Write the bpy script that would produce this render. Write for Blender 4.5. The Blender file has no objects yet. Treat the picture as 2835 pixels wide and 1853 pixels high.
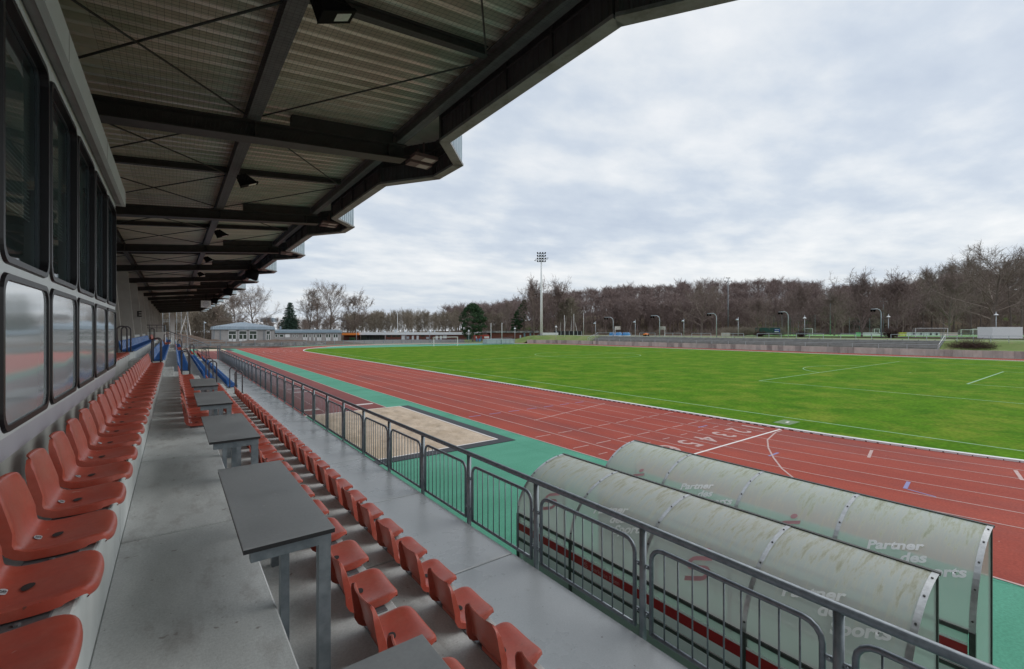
import bpy, math, random
import numpy as np
from mathutils import Vector, Matrix

SC = bpy.context.scene
COL = SC.collection
R = math.radians
PI = math.pi

# ---------------------------------------------------------------- camera
EYE = 4.3
HEAD = R(36.6)
cam_d = bpy.data.cameras.new('camera')
cam = bpy.data.objects.new('camera', cam_d); COL.objects.link(cam)
cam.location = (0, 0, EYE)
cam.rotation_euler = (R(90), 0, -HEAD)
cam_d.sensor_width = 36; cam_d.lens = 16.0
cam_d.shift_y = -0.0041
cam_d.clip_start = 0.05; cam_d.clip_end = 3000
SC.camera = cam

# ---------------------------------------------------------------- sky and light
SUN_EL, SUN_AZ = R(38), R(115)      # azimuth from +Y towards +X
W = bpy.data.worlds.new('World'); SC.world = W; W.use_nodes = True
nt = W.node_tree; nt.nodes.clear()
def N(tree, t, **kw):
    n = tree.nodes.new(t)
    for k, v in kw.items():
        if k.startswith('i_'):
            key = k[2:]
            n.inputs[int(key) if key.isdigit() else key.replace('_', ' ')].default_value = v
        else: setattr(n, k, v)
    return n
L_ = nt.links.new
sky = N(nt, 'ShaderNodeTexSky', sky_type='NISHITA')
sky.sun_disc = False; sky.sun_elevation = SUN_EL; sky.sun_rotation = SUN_AZ
sky.air_density = 1.2; sky.dust_density = 2.0
tc = N(nt, 'ShaderNodeTexCoord')
sp = N(nt, 'ShaderNodeSeparateXYZ'); L_(tc.outputs['Generated'], sp.inputs[0])
zz = N(nt, 'ShaderNodeMath', operation='MAXIMUM', i_1=0.0); L_(sp.outputs['Z'], zz.inputs[0])
za = N(nt, 'ShaderNodeMath', operation='ADD', i_1=0.16); L_(zz.outputs[0], za.inputs[0])
dx = N(nt, 'ShaderNodeMath', operation='DIVIDE'); L_(sp.outputs['X'], dx.inputs[0]); L_(za.outputs[0], dx.inputs[1])
dy = N(nt, 'ShaderNodeMath', operation='DIVIDE'); L_(sp.outputs['Y'], dy.inputs[0]); L_(za.outputs[0], dy.inputs[1])
cb = N(nt, 'ShaderNodeCombineXYZ'); L_(dx.outputs[0], cb.inputs[0]); L_(dy.outputs[0], cb.inputs[1])
def cloud(scale, detail, rough, rot, stretch, dist, off):
    mp = N(nt, 'ShaderNodeMapping')
    mp.inputs['Rotation'].default_value = (0, 0, R(rot)); mp.inputs['Scale'].default_value = (scale*stretch, scale, 1)
    mp.inputs['Location'].default_value = (off, off*0.7, 0)
    L_(cb.outputs[0], mp.inputs[0])
    no = N(nt, 'ShaderNodeTexNoise'); no.inputs['Scale'].default_value = 1; no.inputs['Detail'].default_value = detail
    no.inputs['Roughness'].default_value = rough; no.inputs['Distortion'].default_value = dist
    L_(mp.outputs[0], no.inputs['Vector']); return no
def ramp(tree, src, pts):
    r = N(tree, 'ShaderNodeValToRGB'); e = r.color_ramp.elements
    while len(e) < len(pts): e.new(0.5)
    for i, (p, c) in enumerate(pts):
        e[i].position = p; e[i].color = (*c, 1) if len(c) == 3 else c
    tree.links.new(src, r.inputs[0]); return r
n1 = cloud(0.75, 4, 0.5, 30, 0.9, 0.0, 4.3)      # broad banks
n2 = cloud(4.2, 6, 0.55, 40, 0.72, 0.0, 7.7)         # rows of puffs
mixn = N(nt, 'ShaderNodeMix', data_type='FLOAT'); mixn.inputs[0].default_value = 0.36
L_(n1.outputs['Fac'], mixn.inputs[2]); L_(n2.outputs['Fac'], mixn.inputs[3])
cr = ramp(nt, mixn.outputs[0], [(0.37, (4.7, 5.35, 6.35)), (0.46, (5.5, 6.1, 6.9)), (0.53, (6.6, 7.0, 7.45)), (0.64, (8.1, 8.2, 8.3))])
hz = ramp(nt, sp.outputs['Z'], [(0.0, (1, 1, 1)), (0.16, (0, 0, 0))])
hzm = N(nt, 'ShaderNodeMath', operation='MULTIPLY', i_1=0.55); L_(hz.outputs[0], hzm.inputs[0])
m2 = N(nt, 'ShaderNodeMix', data_type='RGBA'); m2.inputs[7].default_value = (6.0, 6.5, 7.0, 1)
L_(hzm.outputs[0], m2.inputs[0]); L_(cr.outputs[0], m2.inputs[6])
m3 = N(nt, 'ShaderNodeMix', data_type='RGBA'); m3.inputs[0].default_value = 0.93
L_(sky.outputs[0], m3.inputs[6]); L_(m2.outputs[2], m3.inputs[7])
bg = N(nt, 'ShaderNodeBackground'); bg.inputs['Strength'].default_value = 0.1
L_(m3.outputs[2], bg.inputs[0])
wo = N(nt, 'ShaderNodeOutputWorld'); L_(bg.outputs[0], wo.inputs[0])

sd = bpy.data.lights.new('sun', 'SUN'); sd.energy = 1.1; sd.angle = R(50); sd.color = (1, 0.97, 0.93)
sun = bpy.data.objects.new('sun', sd); COL.objects.link(sun)
sdir = Vector((math.sin(SUN_AZ)*math.cos(SUN_EL), math.cos(SUN_AZ)*math.cos(SUN_EL), math.sin(SUN_EL)))
sun.rotation_euler = sdir.to_track_quat('Z', 'Y').to_euler()
VS = SC.view_settings
VS.view_transform = 'Standard'; VS.look = 'None'; VS.gamma = 1; VS.use_curve_mapping = False
VS.exposure = 0.25
SC.cycles.max_bounces = 8; SC.cycles.diffuse_bounces = 4; SC.cycles.transparent_max_bounces = 16

# ---------------------------------------------------------------- measuring helpers
SN, CS, F0, U0, V0 = math.sin(HEAD), math.cos(HEAD), 1260.0, 482.0, 915.0
def at(u, D):
    """a bearing (read off the photo) and a distance in metres -> ground X, Y"""
    X = (u-U0)*D/(F0/CS); return X, (D-SN*X)/CS
def hz_at(v, D): return EYE+(V0-v)*D/F0

# ---------------------------------------------------------------- materials
MATS = {}
def mat(name, c1, c2=None, scale=3.0, rough=0.6, metal=0.0, bump=0.0, bscale=60.0, detail=6, stretch=(1,1,1), pts=(0.35,0.65),
        spec=0.5, c3=None, s3=0.6, p3=(0.45,0.62), world=False, rvar=0.0, grain=None, spots=None):
    if name in MATS: return MATS[name]
    m = bpy.data.materials.new(name); m.use_nodes = True; t = m.node_tree; t.nodes.clear()
    b = N(t, 'ShaderNodeBsdfPrincipled'); o = N(t, 'ShaderNodeOutputMaterial'); t.links.new(b.outputs[0], o.inputs[0])
    b.inputs['Roughness'].default_value = rough; b.inputs['Metallic'].default_value = metal
    b.inputs['Specular IOR Level'].default_value = spec
    b.inputs['Base Color'].default_value = (*c1, 1)
    if c2 is None and not bump: MATS[name] = m; return m
    if world:
        g = N(t, 'ShaderNodeNewGeometry'); src = g.outputs['Position']
    else:
        g = N(t, 'ShaderNodeTexCoord'); src = g.outputs['Object']
    mp = N(t, 'ShaderNodeMapping'); mp.inputs['Scale'].default_value = stretch; t.links.new(src, mp.inputs[0])
    if c2 is not None:
        n = N(t, 'ShaderNodeTexNoise'); n.inputs['Scale'].default_value = scale; n.inputs['Detail'].default_value = detail
        n.inputs['Roughness'].default_value = 0.62
        t.links.new(mp.outputs[0], n.inputs['Vector'])
        r = ramp(t, n.outputs['Fac'], [(pts[0], c1), (pts[1], c2)])
        col = r.outputs[0]
        if rvar:
            mr = N(t, 'ShaderNodeMapRange'); mr.inputs[3].default_value = rough-rvar; mr.inputs[4].default_value = rough+rvar
            mr.inputs[1].default_value = 0.35; mr.inputs[2].default_value = 0.65
            t.links.new(n.outputs['Fac'], mr.inputs[0]); t.links.new(mr.outputs[0], b.inputs['Roughness'])
        if c3 is not None:
            n3 = N(t, 'ShaderNodeTexNoise'); n3.inputs['Scale'].default_value = s3; n3.inputs['Detail'].default_value = 8
            n3.inputs['Roughness'].default_value = 0.7
            t.links.new(mp.outputs[0], n3.inputs['Vector'])
            r3 = ramp(t, n3.outputs['Fac'], [(p3[0], (0,0,0)), (p3[1], (1,1,1))])
            mx = N(t, 'ShaderNodeMix', data_type='RGBA'); mx.inputs[7].default_value = (*c3, 1)
            t.links.new(r3.outputs[0], mx.inputs[0]); t.links.new(col, mx.inputs[6]); col = mx.outputs[2]
        if grain:
            ng = N(t, 'ShaderNodeTexNoise'); ng.inputs['Scale'].default_value = grain[0]; ng.inputs['Detail'].default_value = 3
            t.links.new(src, ng.inputs['Vector']); mg = N(t, 'ShaderNodeMapRange'); mg.inputs[1].default_value = 0.3; mg.inputs[2].default_value = 0.7
            mg.inputs[3].default_value = 1-grain[1]; mg.inputs[4].default_value = 1+grain[1]; t.links.new(ng.outputs['Fac'], mg.inputs[0])
            vm = N(t, 'ShaderNodeVectorMath', operation='SCALE'); t.links.new(col, vm.inputs[0]); t.links.new(mg.outputs[0], vm.inputs['Scale']); col = vm.outputs[0]
        if spots:
            for ssc, thr, sc_ in spots:
                ns_ = N(t, 'ShaderNodeTexNoise'); ns_.inputs['Scale'].default_value = ssc; ns_.inputs['Detail'].default_value = 2; ns_.inputs['Roughness'].default_value = 0.4
                t.links.new(src, ns_.inputs['Vector']); rs_ = ramp(t, ns_.outputs['Fac'], [(thr, (0,0,0)), (thr+0.035, (0.85,0.85,0.85))])
                ms = N(t, 'ShaderNodeMix', data_type='RGBA'); ms.inputs[7].default_value = (*sc_, 1)
                t.links.new(rs_.outputs[0], ms.inputs[0]); t.links.new(col, ms.inputs[6]); col = ms.outputs[2]
        t.links.new(col, b.inputs['Base Color'])
    if bump:
        nb = N(t, 'ShaderNodeTexNoise'); nb.inputs['Scale'].default_value = bscale; nb.inputs['Detail'].default_value = 4
        t.links.new(mp.outputs[0], nb.inputs['Vector'])
        bp = N(t, 'ShaderNodeBump'); bp.inputs['Strength'].default_value = bump; bp.inputs['Distance'].default_value = 0.01
        t.links.new(nb.outputs['Fac'], bp.inputs['Height']); t.links.new(bp.outputs[0], b.inputs['Normal'])
    MATS[name] = m; return m

# ---------------------------------------------------------------- mesh builder
class MB:
    def __init__(s): s.v = []; s.f = []; s.mi = []; s.cur = 0
    def add(s, vs, fs):
        o = len(s.v); s.v.extend([tuple(p) for p in vs]); s.f.extend([tuple(i+o for i in f) for f in fs]); s.mi.extend([s.cur]*len(fs)); return s
    def box(s, x0, x1, y0, y1, z0, z1):
        return s.add([(x0,y0,z0),(x1,y0,z0),(x1,y1,z0),(x0,y1,z0),(x0,y0,z1),(x1,y0,z1),(x1,y1,z1),(x0,y1,z1)],
                     [(0,3,2,1),(4,5,6,7),(0,1,5,4),(1,2,6,5),(2,3,7,6),(3,0,4,7)])
    def bbox(s, x0, x1, y0, y1, z0, z1, b):
        """box with chamfered vertical and top edges"""
        P = [(x0+b,y0),(x1-b,y0),(x1,y0+b),(x1,y1-b),(x1-b,y1),(x0+b,y1),(x0,y1-b),(x0,y0+b)]
        Q = [(min(max(x, x0+b), x1-b), min(max(y, y0+b), y1-b)) for x, y in P]
        vs = [(x,y,z0) for x,y in P]+[(x,y,z1-b) for x,y in P]+[(x,y,z1) for x,y in Q]
        fs = [tuple(range(7,-1,-1)), (16,18,20,22)]
        for i in range(8):
            j = (i+1) % 8; fs += [(i,j,8+j,8+i)]
            if Q[i] != Q[j]: fs += [(8+i,8+j,16+j,16+i)]
            else: fs += [(8+i,8+j,16+i)]
        return s.add(vs, fs)
    def tube(s, pts, r, n=8, closed=False, cap=True):
        pts = [Vector(p) for p in pts]; m = len(pts); rings = []; prev = None
        for i, p in enumerate(pts):
            if closed: d = (pts[(i+1) % m]-pts[i-1])
            else: d = pts[min(i+1, m-1)]-pts[max(i-1, 0)]
            d.normalize()
            if prev is None:
                a = Vector((0,0,1)) if abs(d.z) < 0.9 else Vector((1,0,0)); x = d.cross(a).normalized()
            else:
                x = (prev-d*prev.dot(d)).normalized()
            prev = x; y = d.cross(x); rr = r[i] if isinstance(r, (list, tuple)) else r
            rings.append([p+x*(math.cos(2*PI*k/n+PI/n)*rr)+y*(math.sin(2*PI*k/n+PI/n)*rr) for k in range(n)])
        vs = [q for ring in rings for q in ring]; fs = []
        for i in range(m if closed else m-1):
            j = (i+1) % m
            for k in range(n):
                l = (k+1) % n; fs.append((i*n+k, i*n+l, j*n+l, j*n+k))
        if cap and not closed: fs += [tuple(range(n-1,-1,-1)), tuple((m-1)*n+k for k in range(n))]
        return s.add(vs, fs)
    def prism(s, poly, axis, a0, a1):
        """extrude a 2-D polygon along axis 'x','y','z' from a0 to a1"""
        n = len(poly)
        def P(p, a): return {'x': (a,p[0],p[1]), 'y': (p[0],a,p[1]), 'z': (p[0],p[1],a)}[axis]
        vs = [P(p, a0) for p in poly]+[P(p, a1) for p in poly]
        fs = [tuple(range(n-1,-1,-1)), tuple(range(n, 2*n))]+[(i,(i+1)%n,n+(i+1)%n,n+i) for i in range(n)]
        return s.add(vs, fs)
    def beam(s, p0, p1, w, h):
        """rectangular bar between two points (h is the upright size)"""
        p0, p1 = Vector(p0), Vector(p1); d = (p1-p0).normalized()
        a = Vector((0,0,1)) if abs(d.z) < 0.95 else Vector((1,0,0)); x = d.cross(a).normalized()*w/2; y = x.cross(d).normalized()*h/2
        vs = [p+q for p in (p0,p1) for q in (-x-y, x-y, x+y, -x+y)]
        return s.add(vs, [(0,1,2,3),(7,6,5,4),(0,4,5,1),(1,5,6,2),(2,6,7,3),(3,7,4,0)])
    def lathe(s, prof, n=16, c=(0,0,0)):
        vs = []; fs = []
        for r, z in prof:
            for k in range(n): vs.append((c[0]+r*math.cos(2*PI*k/n), c[1]+r*math.sin(2*PI*k/n), c[2]+z))
        for i in range(len(prof)-1):
            for k in range(n):
                l = (k+1) % n; fs.append((i*n+k, i*n+l, (i+1)*n+l, (i+1)*n+k))
        fs += [tuple(range(n-1,-1,-1)), tuple((len(prof)-1)*n+k for k in range(n))]
        return s.add(vs, fs)
    def sheet(s, pts, z): return s.add([(x,y,z) for x,y in pts], [tuple(range(len(pts)))])
    def mesh(s, name, mats, smooth=False):
        me = bpy.data.meshes.new(name); me.from_pydata(s.v, [], s.f)
        if not isinstance(mats, (list, tuple)): mats = [mats]
        for m in mats: me.materials.append(m)
        if len(mats) > 1: me.polygons.foreach_set('material_index', s.mi)
        if smooth: me.polygons.foreach_set('use_smooth', [True]*len(me.polygons))
        me.update(); return me
    def obj(s, name, mats, parent=None, smooth=False, loc=None):
        return link(name, s.mesh(name, mats, smooth), parent, loc)
def fixn(me):
    import bmesh
    b = bmesh.new(); b.from_mesh(me); bmesh.ops.recalc_face_normals(b, faces=b.faces); b.to_mesh(me); b.free(); return me
def link(name, data, parent=None, loc=None, rot=None):
    o = bpy.data.objects.new(name, data); COL.objects.link(o)
    if parent is not None: o.parent = parent
    if loc is not None: o.location = loc
    if rot is not None: o.rotation_euler = rot
    return o
def tag(o, label=None, cat=None, group=None, kind=None):
    if label: o['label'] = label
    if cat: o['category'] = cat
    if group: o['group'] = group
    if kind: o['kind'] = kind
    return o
def empty(name, loc=(0,0,0), label=None, cat=None, group=None, rz=0):
    o = link(name, None, None, loc, (0,0,rz)); o.empty_display_size = 0.1; return tag(o, label, cat, group)
def struct(name, mb, m, smooth=False, kind='structure'):
    return tag(mb.obj(name, m, smooth=smooth), kind=kind)
ORD = ['zeroth','first','second','third','fourth','fifth','sixth','seventh','eighth','ninth','tenth','eleventh','twelfth','thirteenth',
       'fourteenth','fifteenth','sixteenth','seventeenth','eighteenth','nineteenth']
TENS = {20:'twent', 30:'thirt', 40:'fort'}
def ordinal(n):
    if n < 20: return ORD[n]
    t = TENS[n//10*10]; return t+'ieth' if n % 10 == 0 else t+'y-'+ORD[n % 10]
def text_mesh(txt, size, bold=0.0, ext=0.0):
    cu = bpy.data.curves.new('lettering', 'FONT'); cu.body = txt; cu.size = size; cu.offset = bold; cu.extrude = ext
    cu.resolution_u = 4
    o = bpy.data.objects.new('lettering', cu); me = bpy.data.meshes.new_from_object(o)
    bpy.data.objects.remove(o); me.materials.clear(); return me
# ---------------------------------------------------------------- palette
M_conc   = mat('concrete_tread', (0.47,0.49,0.485), (0.59,0.61,0.60), 2.2, 0.62, bump=0.12, bscale=90, stretch=(1.6,0.7,1), c3=(0.28,0.265,0.255), s3=3.0, p3=(0.52,0.80), rvar=0.08, world=True, grain=(70, 0.10), spots=[(17, 0.735, (0.27,0.25,0.235)), (34, 0.765, (0.12,0.11,0.10))])
M_smooth = mat('concrete_coated', (0.37,0.40,0.42), (0.43,0.46,0.48), 1.1, 0.30, bump=0.03, bscale=160, c3=(0.27,0.28,0.28), s3=9.0, p3=(0.62,0.80), world=True, rvar=0.08, grain=(90, 0.07), spots=[(22, 0.735, (0.16,0.155,0.15)), (45, 0.77, (0.10,0.10,0.10))])
M_riser  = mat('concrete_riser', (0.50,0.53,0.52), (0.62,0.65,0.64), 2.5, 0.6, bump=0.05, stretch=(1,1,0.35), world=True)
M_wallc  = mat('concrete_wall_pale', (0.40,0.42,0.39), (0.50,0.52,0.49), 3.0, 0.7, bump=0.06, stretch=(1,1,0.5), world=True)
M_dark   = mat('dark_gap', (0.03,0.03,0.032), rough=0.9)
M_fin    = mat('pier_render', (0.36,0.34,0.31), (0.45,0.43,0.40), 1.2, 0.8, bump=0.05, world=True)
M_red    = mat('red_seat_plastic', (0.39,0.062,0.036), (0.45,0.086,0.056), 3.5, 0.40, bump=0.03, bscale=220, c3=(0.41,0.125,0.09), s3=4.0, p3=(0.42,0.76), grain=(45, 0.06), spots=[(38, 0.745, (0.14,0.06,0.05)), (26, 0.765, (0.50,0.30,0.26))], rvar=0.08, world=True)
M_blue   = mat('blue_seat_plastic', (0.010,0.085,0.30), (0.018,0.12,0.37), 3.5, 0.38, rvar=0.06, world=True)
M_plate  = mat('seat_mounting_steel', (0.13,0.135,0.145), (0.19,0.195,0.205), 12, 0.55, metal=0.4)
M_hole   = mat('seat_hole_dark', (0.03,0.03,0.03), rough=0.8)
M_tag    = mat('seat_tag_metal', (0.55,0.57,0.60), (0.68,0.70,0.72), 30, 0.4, metal=0.3)
M_ink    = mat('black_lettering', (0.03,0.03,0.03), rough=0.6)
M_galv   = mat('galvanised_steel', (0.19,0.225,0.25), (0.28,0.32,0.345), 14, 0.5, metal=0.55, bump=0.04, bscale=50, world=True, rvar=0.1)
M_rail   = mat('railing_paint', (0.15,0.175,0.20), (0.22,0.25,0.28), 18, 0.42, metal=0.5, c3=(0.33,0.35,0.36), s3=40, p3=(0.66,0.72), world=True)
M_hoop   = mat('hoop_rail_paint', (0.075,0.065,0.075), (0.12,0.11,0.12), 14, 0.4, metal=0.3, world=True)
M_ttop   = mat('table_laminate', (0.26,0.275,0.285), (0.325,0.34,0.35), 2.2, 0.40, bump=0.015, bscale=120, c3=(0.38,0.39,0.395), s3=7, p3=(0.60,0.78), grain=(60, 0.05), spots=[(20, 0.75, (0.44,0.45,0.46))], rvar=0.09, world=True)
M_tedge  = mat('table_edge_black', (0.02,0.02,0.022), rough=0.5)
M_steelb = mat('roof_steel_brown', (0.040,0.037,0.036), (0.060,0.055,0.053), 4, 0.6, world=True)
M_steelg = mat('roof_flange_grey', (0.10,0.095,0.095), (0.14,0.13,0.13), 5, 0.6, world=True)
M_deck   = mat('roof_sheet_metal', (0.60,0.52,0.44), (0.76,0.68,0.59), 1.6, 0.34, metal=0.30, stretch=(0.5,2.5,1), c3=(0.46,0.45,0.35), s3=0.7, p3=(0.45,0.7), world=True)
M_board  = mat('fascia_inner_boards', (0.055,0.052,0.054), (0.08,0.076,0.078), 3, 0.65, world=True, stretch=(1,1,0.3))
M_clad   = mat('fascia_cladding', (0.42,0.50,0.55), (0.50,0.58,0.63), 3, 0.40, metal=0.3, world=True)
M_trim   = mat('fascia_trim', (0.22,0.225,0.225), (0.29,0.295,0.29), 6, 0.5, metal=0.3, world=True, c3=(0.15,0.15,0.14), s3=3)
M_net    = mat('bird_net_cord', (0.035,0.035,0.03), rough=0.8)
M_lampb  = mat('floodlight_black', (0.010,0.010,0.011), rough=0.7, spec=0.05)
M_lampg  = mat('floodlight_glass', (0.42,0.50,0.50), (0.55,0.62,0.62), 20, 0.15)
M_lampp  = mat('luminaire_diffuser', (0.42,0.34,0.31), (0.52,0.43,0.40), 30, 0.5)
M_lampr  = mat('luminaire_housing', (0.16,0.10,0.095), rough=0.6)
M_cabin  = mat('cabin_enamel', (0.62,0.66,0.67), (0.68,0.72,0.73), 2, 0.35, world=True)
M_cabinl = mat('cabin_base_band', (0.48,0.50,0.56), (0.54,0.56,0.61), 2, 0.28, world=True, stretch=(1,1,0.4))
M_corn   = mat('cabin_cornice', (0.54,0.58,0.58), (0.60,0.64,0.64), 2, 0.45, world=True)
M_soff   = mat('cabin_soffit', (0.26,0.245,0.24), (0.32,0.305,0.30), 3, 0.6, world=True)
M_gask   = mat('window_gasket', (0.012,0.011,0.013), rough=0.35)
M_wfr    = mat('window_inner_frame', (0.05,0.065,0.075), rough=0.35, metal=0.4)
M_blind  = mat('blind_slats', (0.75,0.78,0.76), rough=0.4, metal=0.3)
M_white  = mat('white_paint', (0.74,0.75,0.75), (0.80,0.81,0.81), 5, 0.5, world=True)
M_galvl  = mat('pale_galvanised', (0.40,0.44,0.47), (0.50,0.54,0.57), 3, 0.45, metal=0.3, world=True)
M_track  = mat('running_track_red', (0.31,0.058,0.039), (0.38,0.079,0.052), 0.35, 0.75, spec=0.12, bump=0.15, bscale=80, c3=(0.22,0.07,0.062), s3=0.16, p3=(0.48,0.72), world=True, stretch=(1.6,0.5,1), grain=(22, 0.16), spots=[(14, 0.76, (0.50,0.40,0.34))])
M_runway = mat('runway_dark_red', (0.19,0.055,0.050), (0.25,0.070,0.062), 0.5, 0.7, spec=0.15, bump=0.15, bscale=80, world=True, stretch=(1.4,0.5,1))
M_turq   = mat('tartan_green', (0.085,0.30,0.20), (0.115,0.36,0.25), 0.5, 0.75, spec=0.12, grain=(25, 0.14), bump=0.25, bscale=60, c3=(0.17,0.40,0.30), s3=0.9, p3=(0.60,0.78), world=True, stretch=(0.5,1.3,1))
M_line   = mat('line_paint', (0.45,0.27,0.24), (0.58,0.41,0.38), 8, 0.6, world=True)
M_linew  = mat('line_paint_bright', (0.80,0.76,0.73), rough=0.6)
M_lineb  = mat('line_paint_blue', (0.23,0.22,0.42), rough=0.6)
M_lineg  = mat('pitch_line_chalk', (0.17,0.36,0.16), (0.33,0.50,0.32), 9, 0.8, world=True)
M_sand   = mat('long_jump_sand', (0.47,0.37,0.27), (0.60,0.49,0.38), 1.1, 0.95, spec=0.1, bump=1.0, bscale=16, c3=(0.34,0.26,0.19), s3=4, p3=(0.58,0.76), world=True, grain=(30, 0.14), spots=[(9, 0.72, (0.22,0.17,0.12))])
M_mat    = mat('black_rubber_mat', (0.025,0.028,0.034), (0.045,0.05,0.058), 40, 0.75, bump=0.3, bscale=90, world=True)
M_grass  = mat('pitch_grass', (0.060,0.160,0.010), (0.105,0.225,0.014), 0.55, 0.95, spec=0.03, bump=0.5, bscale=14, c3=(0.19,0.25,0.030), s3=0.33, p3=(0.47,0.70), detail=12, world=True, stretch=(1.0,1.1,1), grain=(6, 0.22))
M_rough  = mat('rough_grass', (0.11,0.19,0.03), (0.21,0.24,0.08), 0.25, 0.9, bump=0.8, bscale=10, detail=9, c3=(0.23,0.18,0.10), s3=0.5, p3=(0.55,0.72), world=True)
M_floor  = mat('forest_floor', (0.085,0.065,0.050), (0.14,0.105,0.075), 0.08, 0.95, spec=0.05, c3=(0.10,0.13,0.045), s3=0.035, p3=(0.56,0.66), detail=9, world=True)
M_soil   = mat('bare_soil', (0.075,0.050,0.038), (0.13,0.09,0.065), 1.0, 0.95, bump=0.8, bscale=8, world=True)
M_art    = mat('artificial_turf', (0.13,0.34,0.07), (0.16,0.38,0.10), 0.1, 0.8, world=True)
M_path   = mat('gravel_path', (0.42,0.38,0.34), (0.52,0.48,0.43), 0.6, 0.9, world=True)
M_wpan   = [mat('boundary_concrete_%s' % n, a, b, 0.9, 0.8, bump=0.05, c3=c, s3=0.8, p3=(0.5,0.75), world=True, stretch=(1,1,0.5)) for n, a, b, c in
            (('pinkish', (0.47,0.43,0.39), (0.58,0.54,0.49), (0.38,0.35,0.32)), ('grey', (0.39,0.37,0.34), (0.49,0.47,0.43), (0.30,0.28,0.26)), ('mottled', (0.28,0.26,0.24), (0.42,0.39,0.36), (0.20,0.19,0.18)))]
M_bench  = mat('bench_plank', (0.34,0.355,0.37), (0.44,0.455,0.47), 1.5, 0.7, world=True)
M_tier   = mat('terrace_tier', (0.20,0.19,0.175), (0.30,0.285,0.26), 1.0, 0.85, world=True)
M_render = mat('pebble_render', (0.30,0.29,0.285), (0.37,0.36,0.35), 0.6, 0.9, bump=0.4, bscale=12, world=True)
M_zinc   = mat('zinc_roof', (0.22,0.28,0.33), (0.30,0.36,0.41), 0.8, 0.42, metal=0.3, world=True)
M_zincd  = mat('zinc_fascia', (0.13,0.19,0.23), (0.17,0.23,0.275), 1, 0.45, metal=0.3, world=True)
M_pane   = mat('window_pane_far', (0.03,0.04,0.04), (0.06,0.08,0.06), 0.6, 0.08, world=True)
M_brick  = mat('dark_red_brick', (0.13,0.045,0.032), (0.19,0.07,0.05), 2.5, 0.85, world=True)
M_redp   = mat('red_kiosk_paint', (0.42,0.06,0.04), rough=0.6)
M_orange = mat('orange_awning', (0.80,0.22,0.03), rough=0.6)
M_gconc  = mat('stained_grey_wall', (0.16,0.165,0.165), (0.36,0.36,0.35), 0.7, 0.8, world=True, c3=(0.10,0.11,0.11), s3=0.9, p3=(0.45,0.62))
M_asph   = mat('asphalt', (0.12,0.115,0.11), (0.17,0.165,0.155), 0.5, 0.85, world=True)
M_bark   = mat('bark_grey_brown', (0.13,0.105,0.088), (0.19,0.155,0.13), 1.5, 0.9, world=True)
M_twig   = mat('twigs_brown', (0.235,0.185,0.155), rough=0.9)
M_twigp  = mat('twigs_purplish', (0.235,0.175,0.158), rough=0.9)
M_twigg  = mat('twigs_grey_green', (0.255,0.215,0.165), rough=0.9)
M_birch  = mat('birch_bark', (0.62,0.60,0.57), (0.22,0.20,0.19), 2.5, 0.8, world=True, pts=(0.5,0.7))
M_spruce = mat('spruce_needles', (0.035,0.075,0.050), (0.065,0.115,0.080), 0.8, 0.8, world=True)
M_pine   = mat('pine_needles', (0.022,0.060,0.022), (0.045,0.10,0.035), 0.6, 0.8, world=True)
M_green  = mat('dark_green_steel', (0.02,0.075,0.065), rough=0.5)
M_bluesg = mat('blue_sign', (0.03,0.07,0.30), rough=0.5)
M_tarp   = mat('blue_tarpaulin', (0.04,0.22,0.55), (0.10,0.32,0.62), 2, 0.5, world=True)
M_brush  = mat('brushwood', (0.085,0.050,0.040), rough=0.95)
M_bannr  = mat('dugout_red_board', (0.33,0.012,0.016), (0.38,0.018,0.022), 5, 0.4, world=True)
M_alu    = mat('dugout_aluminium', (0.42,0.43,0.43), (0.55,0.56,0.56), 20, 0.38, metal=0.7, world=True)
M_alud   = mat('dugout_dark_frame', (0.055,0.055,0.052), (0.09,0.09,0.085), 10, 0.5, metal=0.4, world=True)
M_pink   = mat('emblem_pink', (0.58,0.30,0.32), rough=0.45)
M_ltxt   = mat('white_lettering', (0.97,0.97,0.97), rough=0.4)
M_greyt  = mat('grey_lettering', (0.86,0.88,0.86), rough=0.4)

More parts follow.
